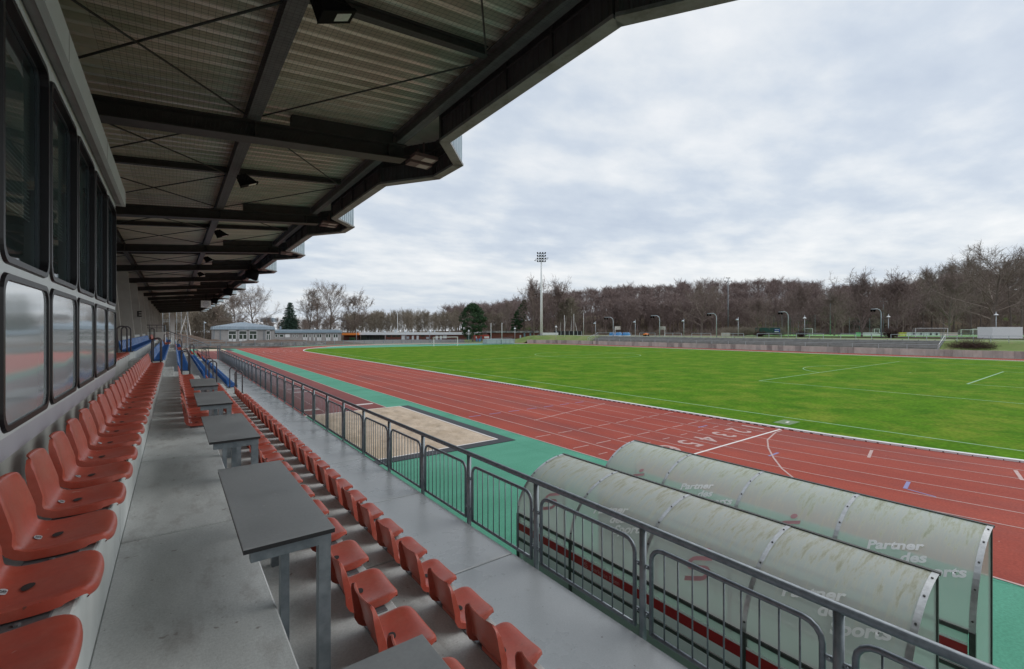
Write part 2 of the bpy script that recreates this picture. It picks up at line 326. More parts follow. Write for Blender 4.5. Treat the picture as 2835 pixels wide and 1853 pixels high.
def clear_mat(name, tint, dens, rough, stain=False, zlo=1.2, zhi=2.15, gloss=0.5):
    """clear or milky sheet: part see-through, part scattering, part mirror"""
    m = bpy.data.materials.new(name); m.use_nodes = True; t = m.node_tree; t.nodes.clear()
    o = N(t, 'ShaderNodeOutputMaterial'); tr = N(t, 'ShaderNodeBsdfTransparent'); df = N(t, 'ShaderNodeBsdfPrincipled')
    tr.inputs[0].default_value = (*tint, 1)
    df.inputs['Roughness'].default_value = rough; df.inputs['Specular IOR Level'].default_value = gloss
    df.inputs['Base Color'].default_value = (0.64,0.68,0.64,1)
    tl = N(t, 'ShaderNodeBsdfTranslucent'); tl.inputs[0].default_value = (0.62,0.70,0.66,1)
    mx0 = N(t, 'ShaderNodeMixShader'); mx0.inputs[0].default_value = 0.45
    t.links.new(df.outputs[0], mx0.inputs[1]); t.links.new(tl.outputs[0], mx0.inputs[2])
    mx = N(t, 'ShaderNodeMixShader'); t.links.new(tr.outputs[0], mx.inputs[1]); t.links.new(mx0.outputs[0], mx.inputs[2])
    mx.inputs[0].default_value = dens
    if stain:
        g = N(t, 'ShaderNodeNewGeometry'); mp = N(t, 'ShaderNodeMapping'); mp.inputs['Scale'].default_value = (1.1,6.0,1.1)
        t.links.new(g.outputs['Position'], mp.inputs[0])
        n = N(t, 'ShaderNodeTexNoise'); n.inputs['Scale'].default_value = 2.2; n.inputs['Detail'].default_value = 12; n.inputs['Roughness'].default_value = 0.75
        n.inputs['Distortion'].default_value = 0.1
        t.links.new(mp.outputs[0], n.inputs['Vector'])
        s = N(t, 'ShaderNodeSeparateXYZ'); t.links.new(g.outputs['Position'], s.inputs[0])
        h = N(t, 'ShaderNodeMapRange'); h.inputs[1].default_value = zlo; h.inputs[2].default_value = zhi; h.inputs[3].default_value = -0.40; h.inputs[4].default_value = 0.09
        t.links.new(s.outputs['Z'], h.inputs[0])
        a = N(t, 'ShaderNodeMath', operation='ADD'); t.links.new(n.outputs['Fac'], a.inputs[0]); t.links.new(h.outputs[0], a.inputs[1])
        r = ramp(t, a.outputs[0], [(0.40, (0.76,0.78,0.76)), (0.52, (0.80,0.79,0.74)), (0.63, (0.64,0.61,0.47)), (0.76, (0.44,0.40,0.27))])
        t.links.new(r.outputs[0], df.inputs['Base Color']); t.links.new(r.outputs[0], tl.inputs[0])
        hd = N(t, 'ShaderNodeMapRange'); hd.inputs[1].default_value = 1.62; hd.inputs[2].default_value = 2.03; hd.inputs[3].default_value = 0.70; hd.inputs[4].default_value = 0.93  # opacity climbs with height, painting in sky reflection and algae near the crown
        t.links.new(s.outputs['Z'], hd.inputs[0]); r2 = ramp(t, a.outputs[0], [(0.50, (0,0,0)), (0.74, (0.5,0.5,0.5))])
        ad = N(t, 'ShaderNodeMath', operation='ADD', use_clamp=True); t.links.new(hd.outputs[0], ad.inputs[0]); t.links.new(r2.outputs[0], ad.inputs[1]); t.links.new(ad.outputs[0], mx.inputs[0])
    t.links.new(mx.outputs[0], o.inputs[0]); MATS[name] = m; return m
M_poly  = clear_mat('polycarbonate_milky', (0.86,0.90,0.87), 0.58, 0.22, True, gloss=0.9)
M_polyc = clear_mat('polycarbonate_clear', (0.88,0.92,0.90), 0.45, 0.25)
def glass_mat(name, tint, refl, rough=0.02):
    m = bpy.data.materials.new(name); m.use_nodes = True; t = m.node_tree; t.nodes.clear()
    o = N(t, 'ShaderNodeOutputMaterial'); tr = N(t, 'ShaderNodeBsdfTransparent'); gl = N(t, 'ShaderNodeBsdfGlossy')
    tr.inputs[0].default_value = (*tint, 1); gl.inputs['Roughness'].default_value = rough
    lw = N(t, 'ShaderNodeLayerWeight'); lw.inputs[0].default_value = 0.35
    mr = N(t, 'ShaderNodeMapRange'); mr.inputs[3].default_value = refl; mr.inputs[4].default_value = 0.9
    t.links.new(lw.outputs['Fresnel'], mr.inputs[0])
    mx = N(t, 'ShaderNodeMixShader'); t.links.new(mr.outputs[0], mx.inputs[0])
    t.links.new(tr.outputs[0], mx.inputs[1]); t.links.new(gl.outputs[0], mx.inputs[2]); t.links.new(mx.outputs[0], o.inputs[0])
    MATS[name] = m; return m
M_glass = glass_mat('cabin_glass', (0.70,0.82,0.82), 0.12)
# polished, slightly wavy enamel panels that mirror the field
def panel_mat():
    m = bpy.data.materials.new('cabin_mirror_panel'); m.use_nodes = True; t = m.node_tree; b = t.nodes['Principled BSDF']
    b.inputs['Base Color'].default_value = (0.54,0.60,0.63,1); b.inputs['Roughness'].default_value = 0.08
    b.inputs['Specular IOR Level'].default_value = 1.0; b.inputs['Coat Weight'].default_value = 1.0; b.inputs['Coat IOR'].default_value = 2.0
    b.inputs['Coat Roughness'].default_value = 0.07; b.inputs['Coat Weight'].default_value = 0.8
    g = N(t, 'ShaderNodeNewGeometry'); n = N(t, 'ShaderNodeTexNoise'); n.inputs['Scale'].default_value = 1.1; n.inputs['Detail'].default_value = 0
    t.links.new(g.outputs['Position'], n.inputs['Vector'])
    bp = N(t, 'ShaderNodeBump'); bp.inputs['Strength'].default_value = 0.16; bp.inputs['Distance'].default_value = 0.04
    t.links.new(n.outputs['Fac'], bp.inputs['Height']); t.links.new(bp.outputs[0], b.inputs['Normal']); t.links.new(bp.outputs[0], b.inputs['Coat Normal'])
    return m
M_mirror = panel_mat()
# ---------------------------------------------------------------- ground and terrain
CX, Y1, Y2, RK = 57.9, 10.0, 96.5, 36.7
def stad(r, n=48, x0=None):
    p = [(CX-r, Y1), (CX-r, Y2)]
    p += [(CX-r*math.cos(PI*i/n), Y2+r*math.sin(PI*i/n)) for i in range(1, n)]
    p += [(CX+r, Y2), (CX+r, Y1)]
    p += [(CX+r*math.cos(PI*i/n), Y1-r*math.sin(PI*i/n)) for i in range(1, n)]
    return p
def ring(mb, r0, r1, z, n=60):
    a, b = stad(r0, n), stad(r1, n); m = len(a)
    mb.add([(x,y,z) for x,y in a]+[(x,y,z) for x,y in b], [(i,(i+1)%m,m+(i+1)%m,m+i) for i in range(m)])
def sm(t): t = min(max(t, 0), 1); return t*t*(3-2*t)
HB = [(-600,0.6),(600,0.6),(1000,1.0),(1250,3),(1500,12),(1700,16),(1900,19),(2050,21),(2200,21),(2350,17),(2500,19),(2650,25),(2835,31),(3400,34)]
def lerp_tab(tab, x):
    if x <= tab[0][0]: return tab[0][1]
    for (a, va), (b, vb) in zip(tab, tab[1:]):
        if x <= b: return va+(vb-va)*(x-a)/(b-a)
    return tab[-1][1]
def sdist(x, y):
    cy = min(max(y, Y1), Y2); dx, dy = x-CX, y-cy
    return math.hypot(dx, dy)-44.0, math.degrees(math.atan2(dy, dx))
def terrain(x, y):
    s, ph = sdist(x, y)
    we = sm((46-ph)/14) if ph >= 0 else sm((ph+110)/20)
    if ph > 90 or ph < -110: we = 0
    wb = sm((34-ph)/3.5) if ph >= 0 else 1
    z = we*(wb*(1.13+1.37*sm((s-0.3)/4.7))+(1-wb)*2.5*sm((s-0.3)/8)) if s > 0.2 else 0
    z += (1-we)*0.6*sm((s-8)/14) if x > 4 else 0
    D = SN*x+CS*y
    if D > 60:
        u = U0+F0/CS*x/D; z += lerp_tab(HB, u)*sm((D-198)/125)
    else: z += 6*sm((math.hypot(x, y)-200)/120)
    return z
g = MB(); st = 6.0; nx, ny = 118, 122; gx0, gy0 = -170, -150
for j in range(ny):
    for i in range(nx):
        x, y = gx0+i*st, gy0+j*st; s, ph = sdist(x, y); z = terrain(x, y)
        if s < 26: z = min(z, 2.5 if s > 8 else 0)-0.7
        g.v.append((x, y, z))
g.f = [(j*nx+i, j*nx+i+1, (j+1)*nx+i+1, (j+1)*nx+i) for j in range(ny-1) for i in range(nx-1)]; g.mi = [0]*len(g.f)
struct('ground', g, M_floor, True)
far = MB(); n = 48
far.add([(x*600+200, y*600+200, -1.5) for x, y in ((math.cos(2*PI*k/n), math.sin(2*PI*k/n)) for k in range(n))]+
        [(x*2500+200, y*2500+200, -6) for x, y in ((math.cos(2*PI*k/n), math.sin(2*PI*k/n)) for k in range(n))],
        [(k, (k+1)%n, n+(k+1)%n, n+k) for k in range(n)])
struct('distant_land', far, M_floor)
# verge that climbs from the track to the level ground round the oval
def verge(name, m, a0, a1, s0, s1, na, ns, lift=0.0, straight=False):
    b = MB(); path = []
    r = 44
    if straight:
        path = [(CX, a0+(a1-a0)*i/na, 1, 0) for i in range(na+1)]
    else:
        for i in range(na+1):
            a = R(a0+(a1-a0)*i/na); cy = Y2 if a0+a1 > 0 else Y1
            path.append((CX, cy, math.cos(a), math.sin(a)))
    for cx, cy, dx, dy in path:
        for k in range(ns+1):
            s = s0+(s1-s0)*(k/ns)**1.4; x, y = cx+dx*(44+s), cy+dy*(44+s); b.v.append((x, y, terrain(x, y)+lift))
    for i in range(na):
        for k in range(ns):
            q = i*(ns+1)+k; b.f.append((q, q+1, q+ns+2, q+ns+1)); b.mi.append(0)
    return struct(name, b, m, True)
verge('grass_verge', M_rough, 0, 60, 0.32, 38, 50, 26)
verge('paved_verge', M_asph, 60, 100, 3.2, 38, 30, 20); verge('soil_verge', M_soil, 100, 150, 3.2, 38, 30, 20)
verge('grass_verge', M_rough, -70, 0, 0.32, 38, 40, 26)
verge('grass_verge', M_rough, Y1, 18.5, 0.32, 38, 10, 30, straight=True); verge('grass_verge', M_rough, 18.5, Y2, 4.75, 38, 60, 24, straight=True)
# flat coloured surfaces inside the oval
b = MB(); b.sheet([(-14,-40),(20,-40),(20,150),(-14,150)], -0.03); struct('stand_forecourt', b, M_asph)
b = MB(); b.sheet([(3.0,-34),(CX,-34),(CX,131),(3.0,131)], 0.0); ring(b, 30, 47.4, 0.003); b.sheet([(CX-20,125),(CX+20,125),(CX+22,136),(CX-22,136)], 0.002)
b.sheet([(CX-34,108),(CX+34,108),(CX+30,124),(CX-30,124)], 0.001)
struct('tartan_apron', b, M_turq)
b = MB(); ring(b, RK, RK+7.32, 0.008); b.sheet([(CX-RK-9.78,-34),(CX-RK-7.32,-34),(CX-RK-7.32,126),(CX-RK-9.78,126)], 0.008)
b.sheet([(CX-RK-7.32, Y2),(CX-RK+10,Y2+24),(CX-RK+10,126),(CX-RK-7.32,126)], 0.0065)
b.sheet([(CX-RK-7.32,-34),(CX-8,-34),(CX-8,-26),(CX-14,Y1-30),(CX-RK+1.2,Y1),(CX-RK-7.32,Y1)], 0.0065)
b.sheet([(34,127.0),(82,127.0),(78,129.0),(38,129.0)], 0.0075)
struct('running_track', b, M_track)
b = MB(); b.sheet([(3.2,24.55),(9.52,24.55),(9.52,118),(3.2,118)], 0.008); struct('jump_runway', b, M_runway)
rk = RK-0.12
pts = [(CX-rk, Y1), (CX-rk, Y2)]; t1 = math.asin((113.0-Y2)/rk)
pts += [(CX-rk*math.cos(t1*i/14), Y2+rk*math.sin(t1*i/14)) for i in range(1, 15)]
pts += [(-(x-CX)+CX, y) for x, y in reversed(pts)]
pts += [(CX+rk*math.cos(PI*i/40), Y1-rk*math.sin(PI*i/40)) for i in range(1, 40)]
b = MB(); b.sheet(list(reversed(pts)), 0.012); struct('football_pitch', b, M_grass)
# kerb with drainage slots
b = MB()
a, c = stad(RK-0.19, 120), stad(RK, 120); m = len(a)
b.add([(x,y,0.0) for x,y in a]+[(x,y,0.075) for x,y in a]+[(x,y,0.075) for x,y in c]+[(x,y,0.0) for x,y in c],
      [f for i in range(m) for f in ((m+i, m+(i+1)%m, 2*m+(i+1)%m, 2*m+i), (2*m+i, 2*m+(i+1)%m, 3*m+(i+1)%m, 3*m+i), (i, (i+1)%m, m+(i+1)%m, m+i))])
kerb = struct('track_kerb', b, M_white)
b = MB(); y = -2.0
while y < 70:
    if y < Y1: th = (Y1-y)/RK; x0 = CX-(RK+0.004)*math.cos(th); yy = Y1-(RK+0.004)*math.sin(th)
    else: x0, yy = CX-RK-0.004, y
    b.box(x0, x0+0.01, yy, yy+0.20, 0.010, 0.042); y += 0.36
o = b.obj('drain_slot', M_ink, kerb); o['kind'] = 'stuff'
# lane lines and marks
b = MB()
for k in range(1, 7): ring(b, RK+1.22*k-0.021, RK+1.22*k+0.021, 0.0125)
xl = lambda k: CX-RK-1.22*k
for k in range(1, 8): b.box(xl(k)-0.025, xl(k)+0.025, 7 if k == 7 else Y2, 124 if k < 7 else 125, 0.010, 0.0128)
b.box(xl(8)-0.03, xl(8)+0.03, -30, 125, 0.010, 0.0128)
def dash(x0, x1, y, w=0.05): b.box(x0, x1, y-w/2, y+w/2, 0.010, 0.0135)
for k in range(1, 9): dash(xl(k)+0.2, xl(k)+1.0, 14.1)
for k in range(1, 9): dash(xl(k)+0.2, xl(k)+1.0, 11.95)
for k in range(1, 9): dash(xl(k)+0.35, xl(k)+0.8, 10.85, 0.04)
b.beam((13.8,16.8,0.0105), (20.3,18.2,0.0105), 0.05, 0.005)
pa = [(20.9,8.75),(20.3,8.75),(18.67,8.35),(17.4,7.75),(16.2,7.05),(15.15,6.35),(14.4,5.7),(13.5,4.9)]
for p, q in zip(pa, pa[1:]): b.beam((*p,0.0115), (*q,0.0115), 0.055, 0.005)
b.beam((18.8,5.15,0.0105), (20.05,5.4,0.0105), 0.09, 0.006); b.beam((20.7,2.0,0.0105), (19.5,1.75,0.0105), 0.09, 0.006)
for X in (6.35,): 
    y = 24.6
    while y < 110: b.box(X-0.025, X+0.025, y, y+0.45, 0.010, 0.0128); y += 0.6
for X in (8.02, 8.26, 9.50): b.box(X-0.03, X+0.03, 24.6, 117, 0.010, 0.0128)
struct('lane_lines', b, M_line)
b = MB(); b.box(13.0, 21.15, 8.86, 8.94, 0.0105, 0.0142)
for x0, x1, y in ((8.05,9.35,26.15),(5.35,6.35,26.0),(6.6,7.75,34.0),(6.6,7.75,36.1)):
    b.box(x0, x1, y, y+0.2, 0.010, 0.0145); b.box(x0, x1, y+0.3, y+0.36, 0.010, 0.0143)
struct('finish_line', b, M_linew)
b = MB()
for k in range(2, 9): b.box(xl(k)+0.3, xl(k)+1.0, 19.35, 19.42, 0.010, 0.0133)
b.box(18.6, 19.3, 11.2, 11.27, 0.010, 0.0133); b.box(16.3,17.0,7.2,7.28,0.010,0.0133)
b.beam((16.7,3.65,0.011), (15.9,3.55,0.011), 0.09, 0.006); b.beam((15.9,3.5,0.011), (15.75,2.9,0.011), 0.05, 0.006)
struct('relay_marks', b, M_lineb)
# lane numbers, painted to be read when running towards the line
for k in range(1, 9):
    me = text_mesh(str(k), 1.35, 0.018); n = len(me.vertices); co = np.empty(n*3); me.vertices.foreach_get('co', co); co = co.reshape(-1, 3)
    mx = (co[:,0].max()+co[:,0].min())/2; out = np.empty_like(co)
    out[:,0] = -(co[:,0]-mx)*0.95+xl(k)+0.61; out[:,1] = 10.3-co[:,1]; out[:,2] = 0.0145
    me.vertices.foreach_set('co', out.ravel()); me.materials.append(M_line); me.update()
    tag(link('lane_number', me), kind='structure')
# pitch markings
b = MB()
def ln(x0, y0, x1, y1, w=0.10): b.beam((x0,y0,0.0135), (x1,y1,0.0135), w, 0.004)
TX0, TX1, PC = 24.2, 92.2, 60.0
ln(TX0,2.0,TX0,111.2); ln(TX1,2.0,TX1,111.2); ln(TX0,56.6,TX1,56.6); ln(TX0,2.0,TX1,2.0); ln(TX0,111.2,TX1,111.2)
for yy, sgn in ((2.0, 1), (111.2, -1)):
    ln(PC-20.2,yy,PC-20.2,yy+sgn*16.5); ln(PC+20.2,yy,PC+20.2,yy+sgn*16.5); ln(PC-20.2,yy+sgn*16.5,PC+20.2,yy+sgn*16.5)
    ln(PC-9.16,yy,PC-9.16,yy+sgn*5.5); ln(PC+9.16,yy,PC+9.16,yy+sgn*5.5); ln(PC-9.16,yy+sgn*5.5,PC+9.16,yy+sgn*5.5, 0.14)
    a0 = math.acos(5.5/9.15); P = [(PC+9.15*math.sin(a0*(2*i/16-1)), yy+sgn*(11+9.15*math.cos(a0*(2*i/16-1)))) for i in range(17)]
    for p, q in zip(P, P[1:]): ln(*p, *q)
    b.lathe([(0.11,0.012),(0.11,0.0145)], 10, (PC, yy+sgn*11, 0))
P = [(58.5+9.15*math.cos(2*PI*i/48), 56.6+9.15*math.sin(2*PI*i/48)) for i in range(49)]
for p, q in zip(P, P[1:]): ln(*p, *q)
struct('pitch_markings', b, M_lineg)
b = MB(); b.box(22.35,23.5,9.05,9.75,0.0,0.022); hatch = b.obj('hydrant_cover', mat('cover_plate_green', (0.14,0.22,0.10), (0.18,0.26,0.13), 6, 0.8, world=True))
tag(hatch, 'green cover plate set in the grass between kerb and touchline', 'cover plate')
b = MB(); b.box(22.8,23.1,9.32,9.42,0.022,0.026); b.obj('white_strip', M_linew, hatch)
# long jump pits with rubber borders
def ragged(x0, x1, y0, y1, z):
    random.seed(5); P = []
    for (ax, ay), (bx, by) in (((x0,y0),(x1,y0)), ((x1,y0),(x1,y1)), ((x1,y1),(x0,y1)), ((x0,y1),(x0,y0))):
        for i in range(14):
            t = i/14; P.append((ax+(bx-ax)*t+random.uniform(-.03,.03), ay+(by-ay)*t+random.uniform(-.03,.03)))
    return P
b = MB(); sx0, sx1, sy0, sy1 = 5.35, 10.16, 14.75, 24.35
nx2, ny2 = 60, 110; random.seed(3)
sand_h = np.random.RandomState(4).rand(ny2+1, nx2+1)*0.03
_rs = np.random.RandomState(6)
for _ in range(170):
    ci, cj, rr, dd = _rs.randint(3, nx2-3), _rs.randint(3, ny2-3), 1.2+2.2*_rs.rand(), (_rs.rand()-0.6)*0.09
    for j in range(max(0, int(cj-5)), min(ny2, int(cj+6))):
        for i in range(max(0, int(ci-5)), min(nx2, int(ci+6))): sand_h[j,i] += dd*math.exp(-((i-ci)**2+(j-cj)**2*0.7)/rr**2)
sand_h += 0.03
for j in range(ny2+1):
    for i in range(nx2+1):
        e = min(i, nx2-i, j, ny2-j)/6
        b.v.append((sx0+(sx1-sx0)*i/nx2, sy0+(sy1-sy0)*j/ny2, 0.016+sand_h[j,i]*min(1, e)+0.03*max(0, math.sin(i*0.4)*math.cos(j*0.17))*min(1, e)))
b.f = [(j*(nx2+1)+i, j*(nx2+1)+i+1, (j+1)*(nx2+1)+i+1, (j+1)*(nx2+1)+i) for j in range(ny2) for i in range(nx2)]; b.mi = [0]*len(b.f)
struct('sand_pit', b, M_sand, True)
b = MB(); b.box(sx1+0.07,10.72,14.2,24.4,0.0,0.022); b.box(sx0-0.35,sx1+0.07,14.2,14.68,0.0,0.022); b.box(sx0-0.40,sx0-0.1,14.68,24.3,0,0.022)
tag(b.obj('rubber_border', M_mat), 'black rubber mat border along two sides of the sand pit', 'rubber mat')
b = MB(); b.box(sx1,sx1+0.07,14.68,24.42,0.0,0.03); b.box(sx0,sx1,14.68,14.75,0,0.03); b.box(5.1,sx1,24.35,24.42,0,0.028)
tag(b.obj('pit_kerb', M_linew), 'narrow white kerb round the long jump sand', 'kerb')
b = MB(); b.sheet([(4.2,112),(8.9,112),(8.9,124),(4.2,124)], 0.018); b.sheet([(1,126),(10.5,126),(10.5,130.5),(1,130.5)], 0.012); struct('far_sand_pit', b, M_sand)
b = MB(); b.box(9.2,10.2,112,122,0.0,0.024); tag(b.obj('rubber_border', M_mat), 'black rubber strip beside the distant sand pit near the grey clubhouse', 'rubber mat')
# plateau beyond the wall: path, artificial pitch
def patch(name, quad, m, lift, n=16, k='structure'):
    b = MB()
    for j in range(n+1):
        for i in range(n+1):
            a, c = i/n, j/n
            x = (1-a)*(1-c)*quad[0][0]+a*(1-c)*quad[1][0]+a*c*quad[2][0]+(1-a)*c*quad[3][0]
            y = (1-a)*(1-c)*quad[0][1]+a*(1-c)*quad[1][1]+a*c*quad[2][1]+(1-a)*c*quad[3][1]
            b.v.append((x, y, terrain(x, y)+lift))
    b.f = [(j*(n+1)+i, j*(n+1)+i+1, (j+1)*(n+1)+i+1, (j+1)*(n+1)+i) for j in range(n) for i in range(n)]; b.mi = [0]*len(b.f)
    return struct(name, b, m, True)
patch('gravel_path', [(107.3,18),(109.5,18),(109.5,98),(107.3,98)], M_path, 0.02)
Q = [at(2060,142), at(3000,112), at(3000,165), at(2090,188)]
patch('artificial_pitch', Q, M_art, 0.06)
Q = [at(1590,152), at(2090,134), at(2120,139), at(1600,160)]
patch('gravel_court', Q, M_path, 0.05)
# ---------------------------------------------------------------- grandstand: tiers
Z_T, Z_B, Z_A, Z_W, Z_L, Z_U1, Z_U2, Z_U3 = 1.725, 2.08, 2.44, 2.80, 3.24, 3.62, 4.02, 4.42
stand = empty('grandstand', (0,0,0), 'long covered concrete grandstand with dark steel roof over stepped rows of plastic seats', 'grandstand')
J0, JP = 4.22, 2.45
# (x0, x1, top, first joint index, last joint index, tread material)
TIERS = [(1.96,3.15,Z_T,-3,18,M_smooth), (1.204,1.96,Z_B,-3,18,M_conc), (0.448,1.204,Z_A,-3,18,M_conc), (-0.305,0.448,Z_W,-3,36,M_conc),
         (-1.05,-0.305,Z_L,-3,36,M_conc), (-1.80,-1.05,Z_U1,3,36,M_conc), (-2.55,-1.80,Z_U2,3,36,M_conc), (-5.4,-2.55,Z_U3,3,36,M_conc)]
cache = {}
for x0, x1, zt, k0, k1, m in TIERS:
    key = (x0, x1)
    b = MB(); b.bbox(x0+0.0, x1, 0.011, JP-0.011, -0.62, 0, 0.008)
    me = b.mesh('concrete_slab', [m, M_riser]); 
    # front faces (towards the field) are the paler risers
    idx = [1 if p.normal.x > 0.9 else 0 for p in me.polygons]; me.polygons.foreach_set('material_index', idx)
    for k in range(k0, k1):
        o = link('concrete_slab', me, stand, (0, J0+JP*k, zt))
    b = MB(); b.box(x0+0.01, x1-0.012, J0+JP*k0, J0+JP*k1, -0.2, zt-0.035); b.obj('slab_support', M_dark, stand)
b = MB(); b.box(3.0, 3.12, -6, 48.5, -0.2, Z_T-0.62); b.obj('front_wall', M_wallc, stand)
b = MB(); b.box(-5.6,-5.4,-8,104,-0.3,7.2); b.obj('rear_wall', M_fin, stand)
b = MB(); b.box(-5.4,-0.305,-9,-3.1,2.0,7.0); b.obj('rear_wall', M_fin, stand)
# aisle steps (half-height blocks) in the gangway
for ya, yb in ((18.75, 20.6), (41.0, 42.6)):
    for x0, z in ((1.96,Z_T),(1.204,Z_B),(0.448,Z_A),(-0.305,Z_W),(-1.05,Z_L),(-1.8,Z_U1)):
        if x0 < -1 : ya2, yb2 = ya-1.7, yb-1.9
        else: ya2, yb2 = ya, yb
        b = MB(); b.bbox(x0+0.004, x0+0.30, ya2, yb2, z, z+0.18, 0.008); b.obj('gangway_step', M_conc, stand)

# ---------------------------------------------------------------- roof
BAY, B0, NB = 7.3, 9.27, 13
def zb(x): return 7.587+0.089*x           # underside of the main beams
DECKZ = 0.56
zd = lambda x: zb(x)+DECKZ
XR, XF = -5.4, 4.00
# main beams: I sections
def ibeam(xa, xb, y, w, h, zoff=0.0):
    b = MB()
    for (wa, za, zc) in ((w, 0, 0.022), (0.02, 0.022, h-0.022), (w, h-0.022, h)):
        vs = []
        for x in (xa, xb):
            z = zb(x)+zoff; vs += [(x,y-wa/2,z+za),(x,y+wa/2,z+za),(x,y+wa/2,z+zc),(x,y-wa/2,z+zc)]
        b.add(vs, [(0,1,2,3),(7,6,5,4),(0,4,5,1),(1,5,6,2),(2,6,7,3),(3,7,4,0)])
    return b
mb_ = ibeam(XR, 3.97, 0, 0.34, 0.30); 
for x in (-3,-1.6,1.15,3.6): mb_.box(x-0.006,x+0.006,-0.15,0.15,zb(x)+0.02,zb(x)+0.28)
me_beam = mb_.mesh('main_beam', M_steelb)
for p in me_beam.polygons: pass
me_sec = ibeam(XR, 3.7, 0, 0.12, 0.14, DECKZ-0.15).mesh('secondary_beam', M_steelb)
b = MB(); b.box(1.3, 3.7, -0.02, 0.0, 0, 0.001)
for k in range(-2, NB+1):
    y = B0+BAY*k
    link('main_beam', me_beam, stand, (0,y,0))
    if k < NB: link('secondary_beam', me_sec, stand, (0,y+BAY/2,0))
# shallow box plate set back on the beam, field side
b = MB()
vs = []
for x in (1.75, 3.7): vs += [(x,-0.10,zb(x)+0.30),(x,0.10,zb(x)+0.30),(x,0.10,zb(x)+0.55),(x,-0.10,zb(x)+0.55)]
b.add(vs, [(0,1,2,3),(7,6,5,4),(0,4,5,1),(1,5,6,2),(2,6,7,3),(3,7,4,0)])
me_bp = b.mesh('beam_haunch', M_steelb)
for k in range(-2, NB+1): link('beam_haunch', me_bp, stand, (0,B0+BAY*k,0))
# lengthways beams
for X, w in ((1.12,0.20),(3.82,0.16),(-1.72,0.16),(-4.2,0.16)):
    b = MB(); z = zb(X)+0.302; h = 0.22; L = BAY-0.03
    b.box(X-w/2,X+w/2,0,L,z,z+0.02); b.box(X-0.01,X+0.01,0,L,z+0.02,z+h); b.box(X-w/2,X+w/2,0,L,z+h,z+h+0.02)
    me = b.mesh('longitudinal_beam', [M_steelg if X > 1 else M_steelb])
    for k in range(-2, NB): link('longitudinal_beam', me, stand, (0,B0+BAY*k+0.015,0))
# trapezoidal roof sheets, ribs running with the slope; one sheet per half bay
def deck_mesh():
    b = MB(); p = 0.281; n = int(BAY/2/p+0.5); p = BAY/2/n; prof = []
    for i in range(n):
        y = i*p; prof += [(y,0.0),(y+p*0.30,0.0),(y+p*0.42,0.13),(y+p*0.88,0.13)]
    prof.append((BAY/2,0.0)); m = len(prof)
    for x in (XR, XF+0.05): b.v += [(x, y, zd(x)+z) for y, z in prof]
    b.f = [(i, i+1, m+i+1, m+i) for i in range(m-1)]; b.mi = [0]*len(b.f); return b.mesh('roof_sheet', M_deck)
me_deck = deck_mesh()
for k in range(-4, 2*NB): link('roof_sheet', me_deck, stand, (0,B0+BAY/2*k,0))
b = MB(); b.add([(XR-0.4,-8,zd(XR)+0.14),(XF+0.1,-8,zd(XF)+0.14),(XF+0.1,104.5,zd(XF)+0.14),(XR-0.4,104.5,zd(XR)+0.14)], [(0,1,2,3)])
b.obj('roof_membrane', M_dark, stand)
# bracing rods
def rod(x0, y0, x1, y1, r=0.014, dz=0.36):
    b = MB(); b.tube([(x0,y0,zb(x0)+dz),(x1,y1,zb(x1)+dz)], r, 6); return b.mesh('brace_rod', M_steelb, True)
rods = [rod(-1.7,0.2,1.0,3.5,0.016), rod(-1.7,3.5,1.0,0.2,0.016,0.40), rod(-1.7,3.8,1.0,7.1,0.016), rod(-1.7,7.1,1.0,3.8,0.016,0.40),
        rod(1.2,7.1,3.6,3.8), rod(1.2,0.2,3.6,3.5), rod(-4.2,0.2,-1.8,3.5), rod(-4.2,7.1,-1.8,3.8)]
for k in range(-2, NB):
    for me in rods: link('brace_rod', me, stand, (0,B0+BAY*k,0))
# fascia in plan: straight runs with a chamfered prow round each beam end
ZT0 = EYE+3.52; FX, PX = 4.12, 4.93
def prow(y): return [(FX,y-1.70),(PX,y-0.80),(PX,y+0.25),(FX,y+1.50)]
def corr(p, q, z0, z1, pitch, dep, side, flip=False):
    """upright ribbed sheet from p to q; ribs pushed out by dep along the side normal"""
    p, q = Vector(p), Vector(q); d = q-p; L = d.length; d.normalize(); nrm = Vector((d.y, -d.x))*side
    n = max(1, round(L/pitch)); pt = L/n; prof = []
    for i in range(n):
        s = i*pt; prof += [(s,0),(s+pt*0.55,0),(s+pt*0.65,dep),(s+pt*0.9,dep)]
    prof.append((L,0)); b = MB(); m = len(prof)
    for z in (z0, z1): b.v += [(*(p+d*s+nrm*o), z) for s, o in prof]
    b.f = [(i, i+1, m+i+1, m+i) for i in range(m-1)]; b.mi = [0]*len(b.f); return b
me_f = []
yc = 0
segs = []
P = prow(0); nxt = prow(BAY)
segs = [(P[0],P[1]), (P[1],P[2]), (P[2],P[3]), (P[3],nxt[0])]
